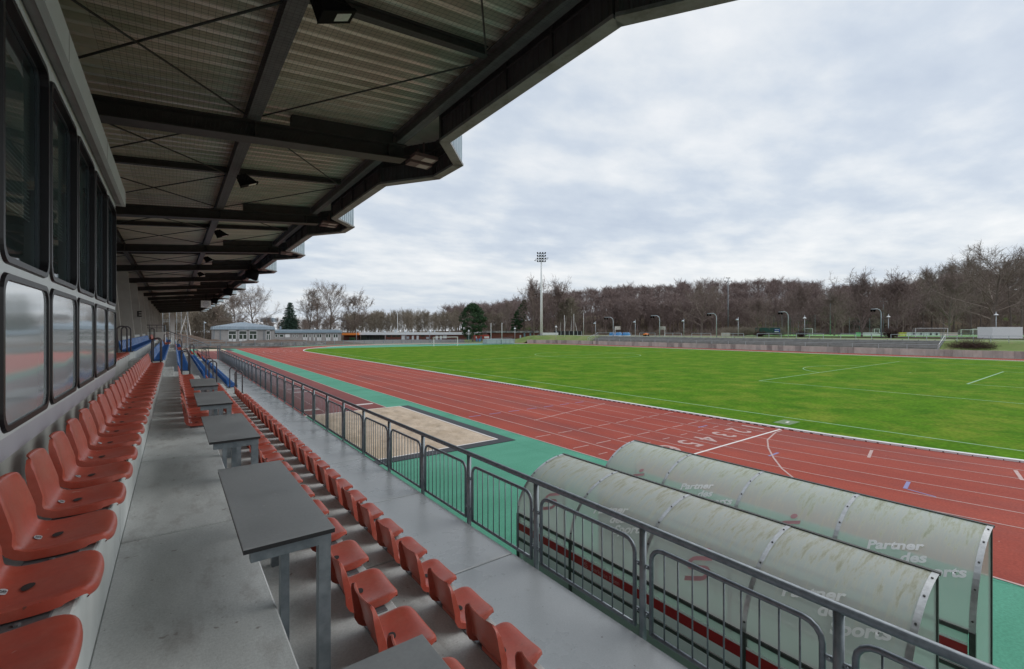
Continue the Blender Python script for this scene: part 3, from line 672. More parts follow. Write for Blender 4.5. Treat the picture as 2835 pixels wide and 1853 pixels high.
def seg_meshes():
    out = []
    for p, q in segs:
        p, q = Vector(p), Vector(q); d = (q-p).normalized(); nrm = Vector((d.y,-d.x))
        o1 = corr(p+nrm*0.0, q+nrm*0.0, ZT0+0.03, ZT0+0.86, 0.16, 0.03, 1).mesh('cladding_sheet', M_clad)
        pi, qi = p-nrm*0.10, q-nrm*0.10
        o2 = corr(pi, qi, ZT0+0.02, ZT0+0.83, 0.115, 0.012, -1).mesh('inner_boards', M_board)
        b = MB(); a, c = p+nrm*0.045, q+nrm*0.045; e, f = p-nrm*0.15, q-nrm*0.15
        ex = d*0.03
        a, e = a-ex, e-ex; c, f = c+ex, f+ex
        vs = [(*a,ZT0),(*c,ZT0),(*f,ZT0),(*e,ZT0)]+[(*a,ZT0+0.05),(*c,ZT0+0.05),(*f,ZT0+0.05),(*e,ZT0+0.05)]
        b.add(vs, [(0,1,2,3),(7,6,5,4),(0,4,5,1),(1,5,6,2),(2,6,7,3),(3,7,4,0)])
        o3 = b.mesh('edge_trim', M_trim)
        b = MB(); L = (qi-pi).length; n = max(1, round(L/1.15))
        for i in range(n+1):
            s = pi+(qi-pi)*(i/n)-nrm*0.03; b.beam((*s,ZT0+0.05), (*s,ZT0+0.60), 0.05, 0.05)
        s0, s1 = pi-nrm*0.03, qi-nrm*0.03
        b.beam((*s0,ZT0+0.40),(*s1,ZT0+0.40),0.03,0.03); b.beam((*s0,ZT0+0.61),(*s1,ZT0+0.61),0.05,0.05)
        o4 = b.mesh('fascia_stud', M_steelb)
        out.append((o1,o2,o3,o4))
    return out
sm_ = seg_meshes()
for k in range(-2, NB+1):
    for grp in sm_:
        for me, nm in zip(grp, ('cladding_sheet','inner_boards','edge_trim','fascia_stud')):
            if k == NB and grp is sm_[3]: continue
            link(nm, me, stand, (0,B0+BAY*k,0))
# top sheet of each prow
b = MB(); P = prow(0); b.add([(x-0.02*(x>4.2),y,ZT0+0.84) for x,y in [(3.5,-1.7)]+P+[(3.5,1.5)]], [(0,1,2,3,4,5)])
me = b.mesh('prow_cover', M_deck)
for k in range(-2, NB+1): link('prow_cover', me, stand, (0,B0+BAY*k,0))
b = MB(); b.box(3.6,4.12,-BAY+1.5,-1.7,ZT0+0.80,ZT0+0.82); me = b.mesh('gutter_board', M_steelb)
for k in range(-1, NB+1): link('gutter_board', me, stand, (0,B0+BAY*k,0))
# bird net under the near bays
b = MB(); r = 0.0011
def wire(p0, p1, r):
    p0, p1 = Vector(p0), Vector(p1); d = (p1-p0).normalized(); a = d.cross(Vector((0,0,1))).normalized()*r; c = Vector((0,0,r*1.6))
    b.add([p0-a, p0+a, p0+c, p1-a, p1+a, p1+c], [(0,1,4,3),(1,2,5,4),(2,0,3,5)])
y = 2.3
while y < 16.3:
    if not (9.05 < y < 9.5): wire((-0.7,y,zb(-0.7)+0.03), (3.55,y,zb(3.55)+0.03), r)
    y += 0.062
x = -0.7
while x < 3.55: wire((x,2.3,zb(x)+0.03), (x,16.3,zb(x)+0.03), r); x += 0.062
o = b.obj('bird_net', M_net, stand); o['kind'] = 'stuff'
# raking pier walls behind the seats
pier = MB(); pier.prism([(-1.62,-4.3+4.0),(-1.66,3.86),(-1.94,7.38),(-5.35,7.1),(-5.35,-0.3)], 'y', -0.12, 0.12)
pier_me = fixn(pier.mesh('pier_wall', M_fin))
for k in range(1, NB+1): link('pier_wall', pier_me, stand, (0,B0+BAY*k,0))
# stair end fence at the far end of the lower tiers
ef = empty('stair_fence', (0,0,0), 'dark mesh fence with sloping handrail closing the far end of the lower seat rows', 'fence')
b = MB(); pr = [(-0.55,49.2,EYE),(0.45,49.2,EYE-0.45),(1.40,49.2,EYE-0.8),(2.55,50.6,EYE-1.36),(2.62,50.6,EYE-2.5)]
b.tube(pr, 0.03, 6); b.obj('handrail', M_rail, ef, True)
b = MB()
for i in range(9):
    x = -0.5+i*0.27; z = EYE+(-0.02)-0.47*(x+0.55); b.tube([(x,49.2,z), (x,49.2,z-0.95)], 0.018, 6)
b.tube([(-0.5,49.2,EYE-0.2),(1.4,49.2,EYE-1.0)], 0.015, 6)
b.obj('post', M_rail, ef, True)
b = MB()
for i in range(26):
    t = i/25; x, y, z = 1.4+1.15*t, 49.3+1.3*t, EYE-0.82-0.55*t; b.beam((x,y,z), (x,y,z-0.75-0.3*t), 0.028, 0.01)
b.beam((1.4,49.3,EYE-0.82),(2.55,50.6,EYE-1.38),0.04,0.04); b.beam((1.4,49.3,EYE-1.6),(2.55,50.6,EYE-2.4),0.04,0.04)
b.obj('mesh_panel', M_rail, ef)
# stairwell block with railing, upper left far side
vb = empty('stairwell_block', (0,0,0), 'grey concrete stairwell block topped by a dark railing beyond the blue seats', 'stairwell')
b = MB(); b.bbox(-3.0,-0.56,46.2,48.6,2.5,4.16,0.02); b.obj('block_wall', M_riser, vb)
b = MB(); b.tube([(-3,46.3,4.72),(-0.62,46.3,4.72)],0.03,6); b.tube([(-3,46.3,4.5),(-0.62,46.3,4.5)],0.02,6)
for i in range(6): b.tube([(-3+i*0.475,46.3,4.15),(-3+i*0.475,46.3,4.72)],0.022,6)
b.obj('railing', M_hoop, vb, True)
b = MB(); b.box(-0.62,-0.55,46.3,48.5,4.16,4.72); b.obj('grey_panel', M_galv, vb)
# steel screen frame and white column at the stand's far end
sf = empty('screen_frame', (0,0,0), 'thin pale steel frame standing at the far end of the grandstand', 'frame')
b = MB()
xs = [at(u, 92)[0] for u in (453,470,489,501,518.5)]
for x in xs: b.beam((x,108,0),(x,108,7.9),0.09,0.09)
b.obj('upright', M_galvl, sf)
b = MB()
for v in (887,892,917): b.beam((xs[0],108.06,hz_at(v,88)),(xs[-1],108.06,hz_at(v,88)),0.05,0.07)
b.obj('crossbar', M_galvl, sf)
cx_ = at(478,84)[0]
b = MB(); b.box(cx_-0.35,cx_+0.32,104.6,105.2,0,7.9); tag(b.obj('white_column', M_white), 'broad white column at the end of the grandstand roof', 'column')
# ---------------------------------------------------------------- press cabin
cab = empty('press_cabin', (-0.8,0,0), 'pale press cabin with five black-rimmed tall windows above the seat row at left', 'cabin')
CXF = -0.8; CE = 10.24
def rrect(y0, y1, z0, z1, r, n=6):
    P = []
    for cy, cz, a0 in ((y1-r,z1-r,0),(y0+r,z1-r,90),(y0+r,z0+r,180),(y1-r,z0+r,270)):
        for i in range(n+1):
            a = R(a0+90*i/n); P.append((cy+r*math.cos(a), cz+r*math.sin(a)))
    return P
def rect_match(P, y0, y1, z0, z1):
    cy, cz = (y0+y1)/2, (z0+z1)/2; out = []
    m = len(P)//4
    cor = [(y1,z1),(y0,z1),(y0,z0),(y1,z0)]
    for q in range(4):
        seg = P[q*m:(q+1)*m]
        for i, (y, z) in enumerate(seg):
            t = i/(m-1); Y, Z = cor[q]
            if q == 0: a = (Y, z) if t < 0.5 else (y, Z)
            elif q == 1: a = (y, Z) if t < 0.5 else (Y, z)
            elif q == 2: a = (Y, z) if t < 0.5 else (y, Z)
            else: a = (y, Z) if t < 0.5 else (Y, z)
            if i == m//2: a = (Y, Z)
            out.append(a)
    return out
def ring_mb(b, P, Q, x):   # flat ring between loops at depth x (facing +X)
    m = len(P); b.add([(x,y,z) for y,z in P]+[(x,y,z) for y,z in Q], [(i,(i+1)%m,m+(i+1)%m,m+i) for i in range(m)])
def loft(b, P, xa, Q, xb):
    m = len(P); b.add([(xa,y,z) for y,z in P]+[(xb,y,z) for y,z in Q], [(i,(i+1)%m,m+(i+1)%m,m+i) for i in range(m)])
ZL0, ZL1, ZU0, ZU1 = EYE-0.61, EYE+0.345, EYE+0.395, EYE+2.03
ZB, ZT = EYE-0.763, EYE+2.2
edges = [(CE-0.06-1.285*k, CE-0.06-1.285*k-1.225) for k in range(9)]
for k, (y1, y0) in enumerate(edges):
    ya, yb = y0-0.03, y1+0.03
    for (z0, z1, za, zc, low) in ((ZL0,ZL1,ZB+0.13,(ZL1+ZU0)/2,True),(ZU0,ZU1,(ZL1+ZU0)/2,ZT-0.05,False)):
        O = rrect(y0,y1,z0,z1,0.13); Rm = rect_match(O, ya, yb, za, zc)
        b = MB(); ring_mb(b, O, Rm, 0.0); loft(b, O, 0.0, O, -0.05); o = b.obj('enamel_surround', M_cabin, cab)
        I = rrect(y0+0.045,y1-0.045,z0+0.045,z1-0.045,0.095)
        win = MB(); loft(win, O, -0.002, rrect(y0+0.008,y1-0.008,z0+0.008,z1-0.008,0.122), 0.018); ring_mb(win, I, rrect(y0+0.008,y1-0.008,z0+0.008,z1-0.008,0.122), 0.018)
        loft(win, I, 0.018, I, -0.06 if not low else -0.005)
        w = win.obj('lower_panel' if low else 'window', M_gask, cab)
        if low:
            b = MB(); b.add([(0.004,y,z) for y,z in I], [tuple(range(len(I)))]); b.obj('enamel_panel', M_mirror, w)
        else:
            b = MB(); b.add([(-0.050,y,z) for y,z in I], [tuple(range(len(I)))]); b.obj('pane', M_glass, w)
            b = MB(); f0 = rrect(y0+0.05,y1-0.115,z0+0.055,z1-0.06,0.06)
            ring_mb(b, f0, I, -0.032); loft(b, f0, -0.032, f0, -0.049); b.obj('sash', M_wfr, w)
            b = MB(); zz_ = z0+0.42+0.05*(k % 2); nsl = 0
            while zz_ < z1-0.12:
                b.beam((-0.085,y0+0.10,zz_),(-0.085,y1-0.12,zz_),0.024,0.004)
                zz_ += 0.030
            for yy in (y0+0.35, y1-0.35): b.box(-0.071,-0.069,yy,yy+0.004,z0+0.4,z1-0.1)
            o = b.obj('blind', M_blind, w); o['kind'] = 'stuff'
y0c = edges[-1][1]-0.03
b = MB(); b.box(-0.02,0.0,y0c,CE-0.03,ZB,ZB+0.13); b.obj('base_band', M_cabinl, cab)
b = MB(); b.box(-0.05,-0.001,CE-0.03,CE,ZB,ZT); b.box(-3.0,-0.001,CE-0.02,CE+0.001,ZB,ZT); b.obj('end_wall', M_cabin, cab)
b = MB(); b.box(-0.10,-0.03,y0c,CE-0.03,2.9,ZB+0.01); b.obj('plinth', M_wallc, cab)
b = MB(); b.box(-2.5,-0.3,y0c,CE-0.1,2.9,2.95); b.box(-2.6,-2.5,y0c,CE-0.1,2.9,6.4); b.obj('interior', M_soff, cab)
b = MB(); b.box(-3.0,0.10,y0c,CE+0.08,EYE+2.37,EYE+2.40); b.obj('cabin_roof', M_corn, cab)
b = MB(); b.box(0.075,0.125,y0c,CE+0.10,EYE+2.14,EYE+2.395); b.box(-0.3,0.075,CE+0.05,CE+0.10,EYE+2.14,EYE+2.395)
b.obj('cornice_board', M_corn, cab)
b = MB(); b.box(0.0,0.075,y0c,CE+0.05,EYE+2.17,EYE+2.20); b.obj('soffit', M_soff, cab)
b = MB()
for k in range(5): b.box(0.124,0.127,CE-2.6-2.6*k,CE-2.594-2.6*k,EYE+2.14,EYE+2.395)
b.obj('cornice_joint', M_soff, cab)
# ---------------------------------------------------------------- plastic bucket seats
def seat_shell(m):
    # control stations: x (forward), z, width factor, skirt depth
    ctl = [(0.196,0.012,0.80,0.0),(0.205,0.024,0.83,0.006),(0.199,0.044,0.87,0.012),(0.180,0.057,0.92,0.024),(0.140,0.061,0.975,0.036),(0.08,0.056,1.0,0.042),(0.01,0.049,1.0,0.038),
           (-0.06,0.048,1.0,0.036),(-0.110,0.064,1.0,0.044),(-0.138,0.115,0.995,0.048),(-0.155,0.180,0.975,0.044),(-0.171,0.240,0.95,0.038),(-0.186,0.295,0.925,0.030),(-0.197,0.332,0.88,0.020),(-0.205,0.352,0.79,0.012),(-0.214,0.358,0.74,0.006)]
    C = np.array(ctl); st = []
    for i in range(len(C)-1):
        p0, p1, p2, p3 = C[max(i-1,0)], C[i], C[i+1], C[min(i+2,len(C)-1)]
        for t in (0.0, 0.5): st.append(0.5*((2*p1)+(-p0+p2)*t+(2*p0-5*p1+4*p2-p3)*t*t+(-p0+3*p1-3*p2+p3)*t**3))
    st.append(C[-1]); st = np.array(st); ns = len(st)
    ws = [-1,-0.97,-0.9,-0.8,-0.66,-0.5,-0.33,-0.16,0,0.16,0.33,0.5,0.66,0.8,0.9,0.97,1]; nw = len(ws); W2 = 0.212; b = MB(); nr = []
    for i in range(ns):
        a, c = st[max(i-1,0)], st[min(i+1,ns-1)]; d = c[:2]-a[:2]; d /= np.linalg.norm(d); nr.append((d[1], -d[0]) if False else (-(-d[1]), -d[0]))
    back = lambda z: min(max((z-0.060)/0.08, 0), 1)
    def P(i, w):
        x, z, wf, sk = st[i]; e = abs(w); k = back(z) if i > 14 else 0
        roll = 0.016*max(0, (e-0.86)/0.14)**2
        px = x+0.034*e**3*k; pz = z+0.016*e**3*(1-k)-0.008*(1-e*e)*(1-k)
        if i <= 8: px -= 0.020*e**4
        if k: px -= roll
        else: pz -= roll*0.6
        if i >= ns-6: pz -= 0.012*e**6
        return (px, w*W2*wf, pz)
    def dn(i):    # direction away from the sitter, in the x-z plane
        x, z, wf, sk = st[i]; k = back(z) if i > 14 else 0
        v = np.array([-k, -(1-k)*1.0]); n = np.linalg.norm(v); return v/max(n, 1e-6)
    for i in range(ns): b.v += [P(i, w) for w in ws]
    quad = lambda a, c, d, e: (b.f.append((a, c, d, e)), b.mi.append(0))
    for i in range(ns-1):
        for j in range(nw-1): q = i*nw+j; quad(q, q+nw, q+nw+1, q+1)
    o = len(b.v)          # rear face, a few millimetres behind
    for i in range(ns):
        v = dn(i)
        for w in ws: x, y, z = P(i, w); b.v.append((x+v[0]*0.006, y*0.985, z+v[1]*0.006))
    for i in range(ns-1):
        for j in range(nw-1): q = o+i*nw+j; quad(q, q+1, q+nw+1, q+nw)
    for sg, col in ((-1, 0), (1, nw-1)):      # side skirts, outer and inner skin
        for inner in (0, 1):
            s0 = len(b.v)
            for i in range(ns):
                v = dn(i); x, y, z = P(i, ws[col]); sk = st[i][3]; y2 = y+sg*(0.003-0.008*inner)
                b.v.append((x, y-sg*0.007*inner, z)); b.v.append((x+v[0]*sk, y2, max(z+v[1]*sk, 0.010)))
            for i in range(ns-1):
                q = s0+2*i
                if (sg > 0) ^ bool(inner): quad(q, q+1, q+3, q+2)
                else: quad(q, q+2, q+3, q+1)
            if inner:
                t0 = s0-2*ns
                for i in range(ns-1): quad(t0+2*i+1, t0+2*i+3, s0+2*i+3, s0+2*i+1)
    b.box(-0.10,0.14,-0.13,0.13,0.006,0.036)
    return b.mesh('seat_shell', m, True)
shell_red, shell_blue = seat_shell(M_red), seat_shell(M_blue)
for me in (shell_red, shell_blue):
    try: me.set_sharp_from_angle(angle=R(42))
    except Exception: pass
b = MB(); b.bbox(-0.10,0.085,-0.262,0.262,0.0,0.009,0.004)
for y in (-0.240,0.240): b.lathe([(0.012,0.009),(0.012,0.016),(0.006,0.018)], 6, (0.0,y,0))
plate_me = b.mesh('mounting_plate', M_plate)
b = MB(); b.add([(-0.015+0.020*math.cos(a)*(1+0.25*math.sin(a)), 0.034*math.sin(a), 0.0445+0.0012*math.cos(a)) for a in [2*PI*i/12 for i in range(12)]], [tuple(range(12))])
hole_me = b.mesh('drain_hole', M_hole)
b = MB(); b.add([(-0.082+0.016*math.cos(a), 0.026*math.sin(a), 0.0475-0.008*math.cos(a)) for a in [2*PI*i/12 for i in range(12)]], [tuple(range(12))])
tag_me = b.mesh('number_plate', M_tag)
def num_mesh(n):
    me = text_mesh(str(n), 0.026, 0.0006); k = len(me.vertices); co = np.empty(k*3); me.vertices.foreach_get('co', co); co = co.reshape(-1, 3)
    cxm, cym = (co[:,0].max()+co[:,0].min())/2, (co[:,1].max()+co[:,1].min())/2; out = np.empty_like(co)
    out[:,1] = (co[:,0]-cxm); dxx = -(co[:,1]-cym); out[:,0] = -0.082+dxx; out[:,2] = 0.0488-0.5*dxx
    me.vertices.foreach_set('co', out.ravel()); me.materials.append(M_ink); return me
ROWN = {'L': 'the back row along the cabin wall', 'R0': 'the row on the walkway edge', 'R1': 'the middle row beyond the tables', 'R2': 'the lowest row by the railing',
        'U': 'the raised row behind the cabin corner'}
n_seats = 0; stuffseat = MB()
random.seed(11)
def place_seat(x, y, z, colour, label, group, detail, num=None):
    global n_seats
    s = empty('stadium_chair', (x, y, z), label, 'seat', group, rz=random.uniform(-0.012, 0.012))
    link('shell', shell_red if colour == 'red' else shell_blue, s)
    if detail:
        link('mounting_plate', plate_me, s, (0,0.29,-0.001) if False else None); link('drain_hole', hole_me, s)
        t = link('number_plate', tag_me, s)
        if num: link('number', num_mesh(num), t)
    n_seats += 1
OFF = 0.145
rows = [ # key, edge x, z, start y, red count, blue start, blue end, far red end
    ('L', -0.305, Z_L, 3.17-0.58*4, 17.9, 20.0, 40.3),
    ('R0', 0.448, Z_W, 8.78, 18.5, 20.9, 40.3),
    ('R1', 1.204, Z_A, 3.18-0.58*3, 18.3, 20.9, 40.3),
    ('R2', 1.96, Z_B, 3.69-0.58*5, 18.0, 20.9, 40.3),
    ('U', -1.05, Z_U1, 10.7, 16.9, 18.9, 38.5)]
for key, ex, z, ys, ye, bs, be in rows:
    x = ex-OFF; k = 1; y = ys
    while y < ye:
        lab = 'red plastic seat in %s, %s from the near end' % (ROWN[key], ordinal(k))
        num = {'L': 20-k}.get(key)
        place_seat(x, y, z, 'red', lab, 'red seats in '+ROWN[key], y < 9.5, num if key == 'L' and y < 5 else None)
        k += 1; y += 0.58
    k = 1; y = bs+0.05
    if key == 'U': step = 0.58
    while y < be:
        lab = 'blue plastic seat in %s, %s beyond the gangway hoops' % (ROWN[key], ordinal(k))
        place_seat(x, y, z, 'blue', lab, 'blue seats in '+ROWN[key], False)
        k += 1; y += 0.58
# the far block past the second gangway: too small to tell apart
me = shell_red; nv = len(me.vertices); co = np.empty(nv*3); me.vertices.foreach_get('co', co); co = co.reshape(-1,3)
faces = [tuple(p.vertices) for p in me.polygons]
far_r, far_b = MB(), MB()
for key, ex, z, ys, ye, bs, be in rows:
    y = 43.0 if key != 'U' else 41.2; i = 0
    while y < (48.8 if key not in ('L','R0') else 60):
        mbx = far_r if i < 10 else far_b
        mbx.add((co+np.array([ex-OFF, y, z])).tolist(), faces); y += 0.58; i += 1
o = tag(far_r.obj('far_red_seats', M_red, smooth=True), 'distant block of red seats past the second gangway', 'seats', kind='stuff')
o = tag(far_b.obj('far_blue_seats', M_blue, smooth=True), 'distant block of blue seats furthest along the stand', 'seats', kind='stuff')
print('seats', n_seats)
# ---------------------------------------------------------------- hoop handrails in the gangway
b = MB(); pts = [(0,0,0),(0,0,0.69)]+[(0.11-0.11*math.cos(R(a)),0,0.69+0.11*math.sin(R(a))) for a in range(15,180,15)]+[(0.22,0,0.69),(0.22,0,0)]
b.tube(pts, 0.021, 8); hoop_me = b.mesh('hoop_tube', M_hoop, True)
b = MB(); b.box(-0.05,0.05,-0.05,0.05,0,0.008); foot_me = b.mesh('foot_plate', M_plate)
def hoop(x, y, z, lab):
    h = empty('hoop_handrail', (x,y,z), lab, 'handrail', 'hoop handrails along the gangways'); link('hoop_tube', hoop_me, h)
    link('foot_plate', foot_me, h); link('foot_plate', foot_me, h, (0.22,0,0))
for nm, x1_, z, ya, yb, yc_, yd in (('back', -0.345, Z_L, 18.35, 19.75, 40.7, 42.6), ('walkway edge', 0.43, Z_W, 18.9, 20.6, 40.7, 42.6),
                        ('middle', 1.185, Z_A, 18.75, 20.6, 40.7, 42.6), ('lowest', 1.94, Z_B, 18.6, 20.5, 40.7, 42.6), ('raised upper', -1.09, Z_U1, 17.2, 18.6, 39.0, 40.9)):
    hoop(x1_-0.22, ya, z, 'dark hoop handrail after the last near red seat of the %s row' % nm)
    hoop(x1_-0.22, yb, z, 'dark hoop handrail before the first blue seat of the %s row' % nm)
    hoop(x1_-0.22, yc_, z, 'distant hoop handrail after the last blue seat of the %s row' % nm)
    hoop(x1_-0.22, yd, z, 'distant hoop handrail before the far red seats of the %s row' % nm)
# ---------------------------------------------------------------- writing tables
TX0_, TX1_, TZ, TL = 0.265, 0.69, EYE-1.05, 1.57
b = MB(); b.bbox(TX0_,TX1_,0,TL,TZ-0.004,TZ,0.002); top_me = b.mesh('table_top', M_ttop)
b = MB(); b.box(TX0_+0.001,TX1_-0.001,0.001,TL-0.001,TZ-0.026,TZ-0.004); edge_me = b.mesh('edge_band', M_tedge)
b = MB()
for y in (0.03, TL-0.09): b.box(TX0_+0.035,TX1_-0.012,y,y+0.06,TZ-0.086,TZ-0.0265)
b.box(TX0_+0.20,TX0_+0.26,0.09,TL-0.09,TZ-0.0865,TZ-0.027); b.box(TX1_-0.072,TX1_-0.012,0.09,TL-0.09,TZ-0.0862,TZ-0.027)
fr_me = b.mesh('frame', M_galv)
b = MB(); b.box(0,0.06,0,0.06,Z_A,TZ-0.0868); leg_me = b.mesh('leg', M_galv)
tl = ['grey-topped writing table cut off by the bottom edge, nearest the camera', 'large grey-topped writing table in the foreground on galvanised legs',
      'grey-topped writing table directly behind the large foreground one', 'grey-topped writing table with a faint brown stain, third along the walkway',
      'smallest and farthest grey-topped writing table on the walkway edge']
for i, y in enumerate((-0.12, 2.51, 5.12, 7.76, 10.40)):
    t = empty('writing_table', (0,y,0), tl[i], 'table', 'writing tables along the walkway')
    link('table_top', top_me, t); link('edge_band', edge_me, t); link('frame', fr_me, t)
    for lx, ly in ((TX1_-0.074,0.032),(TX1_-0.074,TL-0.092),(0.465,0.22),(0.465,TL-0.28)):
        lg = link('leg', leg_me, t, (lx,ly,0)); lg.scale = (1 if lx > 0.5 else 0.72, 1, 1)
# ---------------------------------------------------------------- perimeter railing
fence = empty('perimeter_railing', (3.19,0,0), 'grey steel railing with barred panels along the front edge of the stand', 'railing')
FXX, FT = 0.0, EYE-1.63
b = MB(); b.tube([(0,-6,FT-0.028),(0,20,FT-0.028),(0,48.6,FT-0.028)], 0.030, 10); b.obj('top_rail', M_rail, fence, True)
b = MB(); b.tube([(0,0,1.35),(0,0,FT-0.05)], 0.030, 10); b.box(-0.06,0.0,-0.05,0.05,1.38,1.52); post_me = b.mesh('post', M_galv, True)
PW = 1.415
zt_, zb_ = FT-0.175, Z_T+0.045; g_ = 0.085; r_ = 0.11
b = MB(); ya, yb = g_, PW-g_
pts = [(0,ya,zb_),(0,ya,zt_-r_)]+[(0,ya+r_-r_*math.cos(R(a)),zt_-r_+r_*math.sin(R(a))) for a in (22,45,68)]+[(0,ya+r_,zt_),(0,yb-r_,zt_)]+\
      [(0,yb-r_+r_*math.sin(R(a)),zt_-r_+r_*math.cos(R(a))) for a in (22,45,68)]+[(0,yb,zt_-r_),(0,yb,zb_)]
b.tube(pts, 0.019, 8); b.tube([(0,ya-0.012,zb_),(0,yb+0.012,zb_)], 0.019, 8)
pf_me = b.mesh('panel_frame', M_rail, True)
b = MB(); b.tube([(0,0,zb_),(0,0,zt_-0.004)], 0.0065, 6); bar_me = b.mesh('bar', M_rail, True)
b = MB()
for z in (zb_+0.13, zt_-0.20):
    for s in (ya-0.055, yb+0.015): b.box(-0.006,0.006,s,s+0.042,z,z+0.035)
    for s in (ya-0.04, yb+0.035): b.tube([(-0.022,s,z+0.018),(0.022,s,z+0.018)],0.011,6)
br_me = b.mesh('bracket', M_galv)
nb = 9; bars_left = 290; farbars = MB()
for k in range(-4, 34):
    y = 1.02+PW*k
    if y > 48.8: break
    link('post', post_me, fence, (0,y,0))
    if y+PW > 48.8: continue
    pf = link('panel_frame', pf_me, fence, (0,y,0)); tag(link('bracket', br_me, pf), kind='stuff')
    for i in range(nb):
        yy = ya+(yb-ya)*(i+1)/(nb+1)
        if k >= -1 and bars_left > 0: link('bar', bar_me, pf, (0,yy,0)); bars_left -= 1
        else: farbars.tube([(0,y+yy,zb_),(0,y+yy,zt_-0.004)], 0.0065, 4)
o = farbars.obj('bars', M_rail, fence); o['kind'] = 'stuff'
# gate posts at the far end
gt = empty('gate', (3.3,49,0), 'dark double gate posts where the front railing ends', 'gate')
b = MB(); b.beam((-0.1,0.4,1.0),(-0.1,0.4,2.9),0.09,0.09); b.beam((0.1,0.9,1.0),(0.1,0.9,2.9),0.09,0.09); b.obj('gate_post', M_rail, gt)
# ---------------------------------------------------------------- lights, speakers and clock under the roof
b = MB(); b.prism([(-0.16,0.0),(0.16,0.0),(0.19,-0.05),(0.12,0.13),(-0.10,0.15),(-0.18,0.06)], 'y', -0.10, 0.10)
fl_body = fixn(b.mesh('housing', M_lampb))
def floodlight(x, y, z, lab):
    f = empty('floodlight', (x,y,z), lab, 'floodlight', 'black floodlights under the roof'); f.rotation_euler = (0,R(-24),0); f.scale = (0.85,0.85,0.85)
    b = MB(); b.add([(-0.20,-0.15,-0.085),(0.24,-0.15,-0.095),(0.24,0.15,-0.095),(-0.20,0.15,-0.085),(-0.19,-0.14,-0.05),(0.23,-0.14,-0.06),(0.23,0.14,-0.06),(-0.19,0.14,-0.05)],
                    [(4,5,6,7),(0,1,5,4),(1,2,6,5),(2,3,7,6),(3,0,4,7),(0,3,2,1)]); b.add([(-0.19,-0.14,-0.055),(0.20,-0.14,-0.065),(0.20,0.14,-0.065),(-0.19,0.14,-0.055),(-0.18,-0.13,0.20),(0.02,-0.13,0.20),(0.02,0.13,0.20),(-0.18,0.13,0.20)],
                    [(4,5,6,7),(0,1,5,4),(1,2,6,5),(2,3,7,6),(3,0,4,7),(0,3,2,1)]); b.obj('housing', M_lampb, f)
    b = MB(); b.add([(0.0,-0.085,-0.093),(0.19,-0.085,-0.0975),(0.19,0.085,-0.0975),(0.0,0.085,-0.093)], [(0,3,2,1)]); b.obj('glass', M_lampg, f)
    b = MB(); b.beam((-0.02,0,0.10),(-0.06,0,0.24),0.05,0.02); b.tube([(-0.15,-0.05,0.02),(-0.22,-0.05,0.06),(-0.20,-0.05,0.16),(-0.10,-0.03,0.22)],0.010,6); b.obj('bracket', M_lampb, f)
FLN = ['nearest black floodlight hanging below the roof sheets, top centre', 'second black floodlight from the camera under the roof', 'third black floodlight along under the roof',
       'fourth black floodlight, far along under the roof', 'fifth black floodlight, near the vanishing end of the roof']
for i, y in enumerate((5.05, 12.1, 19.3, 26.6, 33.9)): floodlight(1.36, y, zb(1.36)+0.02, FLN[i])
PLN = ['nearest pair', 'second pair', 'third pair', 'fourth pair', 'fifth pair']
for i in range(5):
    for j, dy in enumerate((-0.42, -0.02)):
        y = B0+BAY*i+dy; x = 4.10+0.06*j
        f = empty('canopy_luminaire', (x,y,EYE+3.62), 'pinkish box lamp in the roof prow, %s, %s of the two' % (PLN[i], ('nearer', 'farther')[j]), 'lamp', 'box lamps in the roof prows')
        b = MB(); b.box(-0.10,0.42,-0.13,0.13,0,0.07); b.box(0.13,0.16,-0.02,0.02,0.07,0.35); b.obj('housing', M_lampr, f)
        b = MB(); b.box(0.13,0.37,-0.10,0.10,-0.006,0.0); b.obj('diffuser', M_lampp, f)
for i, (x, k) in enumerate(((3.6, 3), (3.6, 5), (3.5, 7))):
    y = B0+BAY*k-1.0
    f = empty('loudspeaker', (x,y,zb(x)-0.35), 'round black loudspeaker hanging at the roof edge, %s one' % ('nearest','middle','farthest')[i], 'loudspeaker', 'loudspeakers under the roof edge')
    b = MB(); b.tube([(-0.3,0,0),(0.0,0,0),(0.25,0,-0.05),(0.34,0,-0.07)], [0.20,0.30,0.33,0.30], 14); b.obj('horn', M_lampb, f, True)
    b = MB(); b.beam((0,0,0.25),(0,0,0.6),0.05,0.05); b.obj('bracket', M_lampb, f)
D = 44.0; x, y = at(570.5, D); z = hz_at(842.5, D)
ck = empty('stadium_clock', (x,y,z), 'square white clock hanging under the far part of the roof', 'clock')
b = MB(); b.box(-0.40,0.40,-0.08,0.08,-0.33,0.33); b.obj('case', M_white, ck)
b = MB(); b.lathe([(0.29,0),(0.29,0.006)], 32); me = b.mesh('dial', M_tag); o = link('dial', me, ck, (0,-0.081,0), (R(90),0,0))
b = MB()
for i in range(12):
    a = 2*PI*i/12; b.beam((0.22*math.sin(a),-0.092,0.22*math.cos(a)),(0.27*math.sin(a),-0.092,0.27*math.cos(a)),0.04,0.012)
b.obj('hour_mark', M_ink, ck)
for nm, a, l, w in (('hour_hand', R(-48), 0.15, 0.045), ('minute_hand', R(55), 0.24, 0.035)):
    b = MB(); b.beam((0,-0.096,0),(l*math.sin(a),-0.096,l*math.cos(a)),w,0.01); b.obj(nm, M_ink, ck)
b = MB(); b.beam((0,0,0.33),(0,0,zb(x)-z),0.05,0.05); b.obj('hanger', M_lampb, ck)
# letter on a pier
me = text_mesh('E', 0.5, 0.02); me.materials.append(M_ink)
o = link('pier_letter', me, stand, (-1.95,B0+BAY*4-0.125,EYE+0.9), (R(90),0,0))
